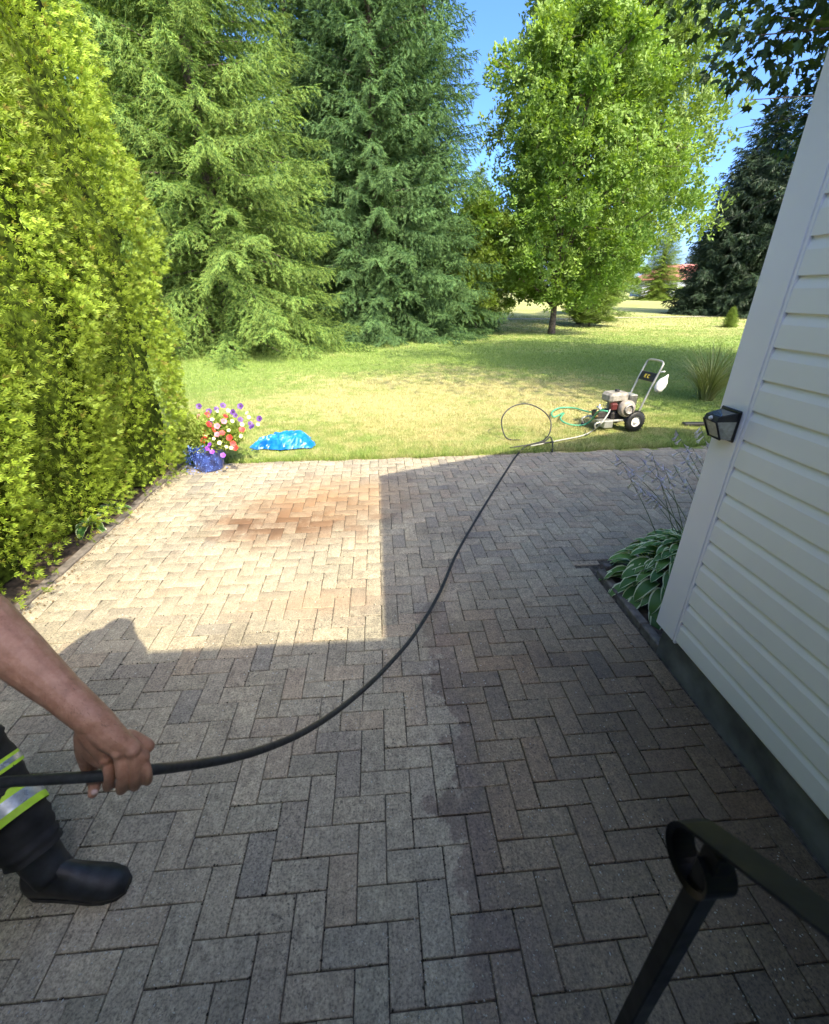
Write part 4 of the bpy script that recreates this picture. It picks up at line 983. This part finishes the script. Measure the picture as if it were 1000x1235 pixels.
for a, b, c in ((Lhip, Lkn, Lan), (Rhip, Rkn, Ran)): chain([a, a.lerp(b, .5), b], [.085, .075, .056]); chain([b, b.lerp(c, .35), c], [.054, .056, .036]); chain([c, c+Vector((.07, .0, -.055)), c+Vector((.15, 0, -.068))], [.034, .022, .016])
# head and face
ell(body, head, (.088, .074, .108)); fd = Vector((.85, -.5, -.12)).normalized(); fs = Vector((0, 0, 1)).cross(fd).normalized()
ell(body, head+fd*.03-Vector((0, 0, .05)), (.055, .052, .06)); chain([head+fd*.082+Vector((0, 0, .012)), head+fd*.104-Vector((0, 0, .022))], [.007, .012], 8)
for s_ in (-1, 1): ell(body, head+fs*s_*.076-fd*.005-Vector((0, 0, .012)), (.014, .014, .028), n=8)
chain([head+fd*.078-fs*.022-Vector((0, 0, .052)), head+fd*.087-Vector((0, 0, .052)), head+fd*.078+fs*.022-Vector((0, 0, .052))], [.005, .007, .005], 8)
# left hand: back towards the camera, fingers closed round the hose
pal = [(129, 913, .815), (145, 905, .806), (161, 904, .811), (171, 914, .824)]
mcp = [at(*p) for p in pal]
for i, p in enumerate(mcp):
    w0 = wri+CX*(.004*(i-1.5)*1.5); chain([w0, w0.lerp(p, .5)-CF*.004, p], [.024, .020, .0145], 12)
chain([mcp[0]+CF*.018-CU*-.012, mcp[1]+CF*.02+CU*.012, mcp[3]+CF*.018+CU*.012], [.014, .016, .013])
fing = [[(132, 935, .816), (131, 948, .842), (129, 941, .872), (130, 926, .874)], [(147, 936, .809), (147, 952, .838), (146, 944, .872), (146, 927, .876)],
        [(163, 933, .815), (163, 948, .842), (162, 942, .874), (162, 926, .876)], [(178, 931, .828), (178, 942, .848), (177, 938, .874), (176, 926, .876)]]
for i, fpts in enumerate(fing):
    s_ = (1, 1.03, .98, .86)[i]; q = [mcp[i]]+[at(*p) for p in fpts]
    chain(q, [.0122*s_, .0091*s_, .0097*s_, .0084*s_, .0075*s_], 12)
    ell(body, q[0]-CF*.005-CU*.001, (.0122*s_,)*3, n=8); body.tube([wri.lerp(q[0], .35)-CF*.0175, wri.lerp(q[0], .7)-CF*.0155, q[0]-CF*.009], [.0022, .0032, .0045], 8, SKIN)
th = [at(106, 886, .812), at(104, 906, .835), at(109, 930, .872), at(114, 946, .868), at(112, 957, .858)]
chain(th, [.022, .0175, .0130, .0112, .0090], 12)
chain([wri.lerp(th[0], .6), at(114, 902, .828), at(122, 914, .835), at(126, 918, .838)], [.024, .021, .017, .014], 12)
# right hand: closed round the hose end, out of frame
for i in range(4):
    o_ = CX*(.02*(i-1.5)); q = Rwr+CX*.04+o_*0+Vector((.02*i, 0, 0)); chain([Rwr, q+Vector((0, -.02, .02)), q+Vector((0, -.035, -.005)), q+Vector((0, -.01, -.03))], [.02, .011, .010, .008], 8)
chain([Rwr, Rwr+Vector((.03, .03, .02)), Rwr+Vector((.06, .02, -.01))], [.018, .012, .009], 8)
bo = body.build('body', man); bo.location = ML0
rm = bo.modifiers.new('fuse', 'REMESH'); rm.mode = 'VOXEL'; rm.voxel_size = .0026; rm.use_smooth_shade = True
sm_ = bo.modifiers.new('smooth', 'SMOOTH'); sm_.factor = .6; sm_.iterations = 2
def MP(mb, name, **k):
    o = mb.build(name, man, **k); o.location = ML0; return o
nb = MB(); nail = at(114, 955.5, .8505); ell(nb, nail, (.0062, .0048, .0062), n=8); nb.mats = [M_nail]; MP(nb, 'thumbnail')
hb = MB(); V = []; ell(hb, head-fd*.012+Vector((0, 0, .018)), (.094, .081, .104)); hb.mats = [M_hair]; hair = MP(hb, 'hair')
for s_ in (-1, 1):
    eb = MB(); ell(eb, head+fd*.076+fs*s_*.03+Vector((0, 0, .01)), (.011,)*3, n=8); eb.mats = [M_eye]; MP(eb, 'eye')
sh = MB(); P = smooth_path([hip+Vector((0, 0, -.02)), hip.lerp(neck, .3), hip.lerp(neck, .6), hip.lerp(neck, .88), neck+Vector((0, 0, .0))], 5)
sh.tube(P, [(.150, .165)]*5+[(.150, .17)]*5+[(.155, .185)]*5+[(.14, .17), (.13, .15), (.11, .13), (.09, .11), (.075, .085), (.068, .07)], 18, M_shirt, False)
sh.tube([Lsh.lerp(neck, .4), Lsh, Lsh.lerp(elb, .35), Lsh.lerp(elb, .62)], [.085, .078, .068, .066], 14, M_shirt, False); sh.tube([Rsh.lerp(neck, .4), Rsh, Rsh.lerp(Rel, .35), Rsh.lerp(Rel, .62)], [.085, .078, .068, .066], 14, M_shirt, False)
MP(sh, 'shirt')
def wr(P, R_, amp, sd, n=20, sub=8, mat=None, mb=None):
    Q = smooth_path(P, sub); RR = []
    for i in range(len(Q)):
        t_ = i/(len(Q)-1)*(len(P)-1); k = min(int(t_), len(P)-2); f_ = t_-k; RR.append((R_[k]*(1-f_)+R_[k+1]*f_)*(1+amp*noise.noise(Vector((i*.55, sd, 0)))))
    v0 = len(mb.v); mb.tube(Q, RR, n, mat, False)
    for j in range(v0, len(mb.v)):
        v = Vector(mb.v[j]); c = Q[(j-v0)//n]; mb.v[j] = tuple(c+(v-c)*(1+amp*1.6*noise.noise(v*13+Vector((sd, 0, 0)))))
tr_ = MB()
for s_, (a, b, c) in enumerate(((Lhip, Lkn, Lan), (Rhip, Rkn, Ran))):
    wr([a+Vector((0, 0, .06)), a.lerp(b, .35), a.lerp(b, .75), b, b.lerp(c, .3), b.lerp(c, .62), b.lerp(c, .80)], [.125, .110, .092, .086, .084, .082, .084], .14, s_*7, 22, 8, M_trou, tr_)
MP(tr_, 'trousers')
r_ = random.Random(5); Vh, Fh = [], []
axf = (wri-elb).normalized(); sdv = axf.cross(CF).normalized(); upv = sdv.cross(axf)
for i in range(900):
    t_ = r_.uniform(.15, 1.18); a = r_.uniform(0, 6.283); rad_ = .045-.016*min(1, max(0, (t_-.3)/.6)); c_ = elb.lerp(wri, t_); o_ = sdv*math.cos(a)+upv*math.sin(a)
    p0 = c_+o_*rad_; d_ = (o_*.7+axf*.8+Vector((r_.gauss(0, .3), r_.gauss(0, .3), r_.gauss(0, .3)))).normalized(); L_ = r_.uniform(.006, .013); w_ = axf.cross(o_)*.00025; b = len(Vh)
    Vh += [p0-w_, p0+w_, p0+d_*L_]; Fh.append((b, b+1, b+2))
ah = MP(MB().add(Vh, Fh, M_hair), 'arm_hair'); ah['kind'] = 'stuff'
# hi-vis bands round the left leg
ax = (Lan-Lkn).normalized()
for kk, (t0, wd, rr_) in enumerate(((.16, .020, .0945), (.44, .044, .0955))):
    q0 = Lkn.lerp(Lan, t0); bb = MB()
    tl = (ax+Vector((.05, .0, .35 if kk else .15))).normalized()
    bb.tube([q0-tl*wd, q0-tl*wd*.45], [rr_, rr_+.001], 26, M_hv, False); bb.tube([q0-tl*wd*.45, q0+tl*wd*.45], [rr_+.0015, rr_+.0015], 26, M_refl, False); bb.tube([q0+tl*wd*.45, q0+tl*wd], [rr_+.001, rr_], 26, M_hv, False)
    MP(bb, 'hi_vis_band')
for an, dr in ((Lan, Vector((1, -.06, 0))), (Ran, Vector((1, -.2, 0)))):
    dr.normalize(); sd = Vector((0, 0, 1)).cross(dr); bt = MB(); kn = Lkn if an is Lan else Rkn
    Q = []; RR = []
    sh_ = [(an.lerp(kn, .85), .076), (an.lerp(kn, .45), .068), (an.lerp(kn, .15), .060), (an+Vector((0, 0, -.005))+dr*.01, .058)]
    bt.tube(smooth_path([p for p, _ in sh_], 4), [ (lambda t_: .076-.018*min(1, t_*1.2))(i/12) for i in range(13)], 18, M_boot)
    fz = [(-.095, .045, .030, .060), (-.07, .065, .042, .085), (0, .075, .047, .095), (.06, .060, .048, .078), (.12, .046, .054, .056), (.17, .040, .055, .046), (.21, .034, .046, .036), (.235, .024, .024, .022)]
    V = []; nn2 = 16
    for (x, zc, hw, hh) in fz:
        for k in range(nn2):
            a = 2*math.pi*k/nn2; zz = zc+hh*math.sin(a); zz = max(.012, zz); V.append(Vector((an.x, an.y, 0))+dr*x+sd*(hw*math.cos(a))+Vector((0, 0, zz)))
    bt.add(V, [(i*nn2+k, i*nn2+(k+1) % nn2, (i+1)*nn2+(k+1) % nn2, (i+1)*nn2+k) for i in range(7) for k in range(nn2)]+[tuple(range(nn2))[::-1], tuple(7*nn2+k for k in range(nn2))], M_boot, True)
    bo2 = MP(bt, 'boot')
    so_ = MB(); ol = [(-.092, .028), (-.07, .038), (0, .041), (.06, .045), (.12, .052), (.17, .051), (.21, .040), (.232, .018)]
    Pl = [Vector((an.x, an.y, 0))+dr*x+sd*h for x, h in ol]+[Vector((an.x, an.y, 0))+dr*x-sd*h for x, h in ol[::-1]]
    n_ = len(Pl); so_.add([p+Vector((0, 0, .003)) for p in Pl]+[p+Vector((0, 0, .022)) for p in Pl], [tuple(range(n_))[::-1], tuple(range(n_, 2*n_))]+[(i, (i+1) % n_, n_+(i+1) % n_, n_+i) for i in range(n_)], M_rubber)
    o = so_.build('sole', bo2)

# ------------------------------------------------------------ small litter: wet grit and droplets on the stones, fallen leaves by the hedge
r_ = random.Random(8); Vd, Fd = [], []
for i in range(3200):
    px, py = r_.uniform(0, 1000), 700+535*r_.random()**.8
    p = atz(px, py, .002)
    if p.x > 1.48 or p.y < .3: continue
    if noise.noise(Vector((p.x*2, p.y*2, 4)))+r_.uniform(-.4, .4) < -.05: continue
    s_ = r_.uniform(.0008, .0028)*(1+.6*(p.y > 1.5)); a = r_.random()*3.14; b = len(Vd); el_ = r_.uniform(1, 2.2)
    for k in range(4): t_ = a+k*math.pi/2; Vd.append((p.x+math.cos(t_)*s_*(el_ if k % 2 else 1), p.y+math.sin(t_)*s_*(el_ if k % 2 else 1), .0035))
    Vd.append((p.x, p.y, .0035+s_*1.2)); Fd += [(b+k, b+(k+1) % 4, b+4) for k in range(4)]
mb = MB().add(Vd, Fd, plain('pale_grit', (.55, .55, .50), .3, var=.1), False)
mb.build('grit', label='pale grit and droplets scattered over the patio pavers', cat='grit', kind='stuff')
Vd, Fd = [], []
for (X0, Y0, X1, Y1) in pav:
    if in_view((X0+X1)/2, (Y0+Y1)/2) <= 0: continue
    for k in range(9):
        if r_.random() < .5: x = r_.choice((X0, X1)); y = r_.uniform(Y0, Y1)
        else: x = r_.uniform(X0, X1); y = r_.choice((Y0, Y1))
        if noise.noise(Vector((x*3, y*3, 9)))+r_.uniform(-.3, .3) < 0: continue
        x += r_.gauss(0, .002); y += r_.gauss(0, .002); s_ = r_.uniform(.002, .0055); b = len(Vd); a = r_.random()*6.28
        for q in range(4): t_ = a+q*math.pi/2; Vd.append((x+math.cos(t_)*s_*r_.uniform(.6, 1.2), y+math.sin(t_)*s_*r_.uniform(.6, 1.2), -.001))
        Vd.append((x, y, .002+s_*.5)); Fd += [(b+q, b+(q+1) % 4, b+4) for q in range(4)]
mb = MB().add(Vd, Fd, plain('joint_crumbs', (.06, .055, .04), .95, var=.5, scale=20), False)
mb.build('joint_dirt', label='dark crumbs of dirt and moss in the joints of the patio', cat='dirt', kind='stuff')
Vd, Fd, Rd = [], [], []
for i in range(500):
    x = -2.34+abs(r_.gauss(0, .07)) if i < 330 else r_.uniform(-2.3, 2.5); y = r_.uniform(2.2, 5.2) if i < 330 else PATIO_END-.02-abs(r_.gauss(0, .05)); s_ = r_.uniform(.004, .013); a = r_.random()*6.28; b = len(Vd)
    for k in range(4): t_ = a+k*math.pi/2; q = s_*(1 if k % 2 else .45); Vd.append((x+math.cos(t_)*q, y+math.sin(t_)*q, .005+r_.random()*.008))
    Fd.append((b, b+1, b+2, b+3))
mb = MB().add(Vd, Fd, plain('dry_leaf_litter', (.22, .15, .07), .9, var=.4, scale=5), False)
mb.build('leaf_litter', label='dry crumbs of leaf litter along the edges of the patio', cat='leaf litter', kind='stuff')
print('tris', sum(len(m.polygons) for m in bpy.data.meshes))
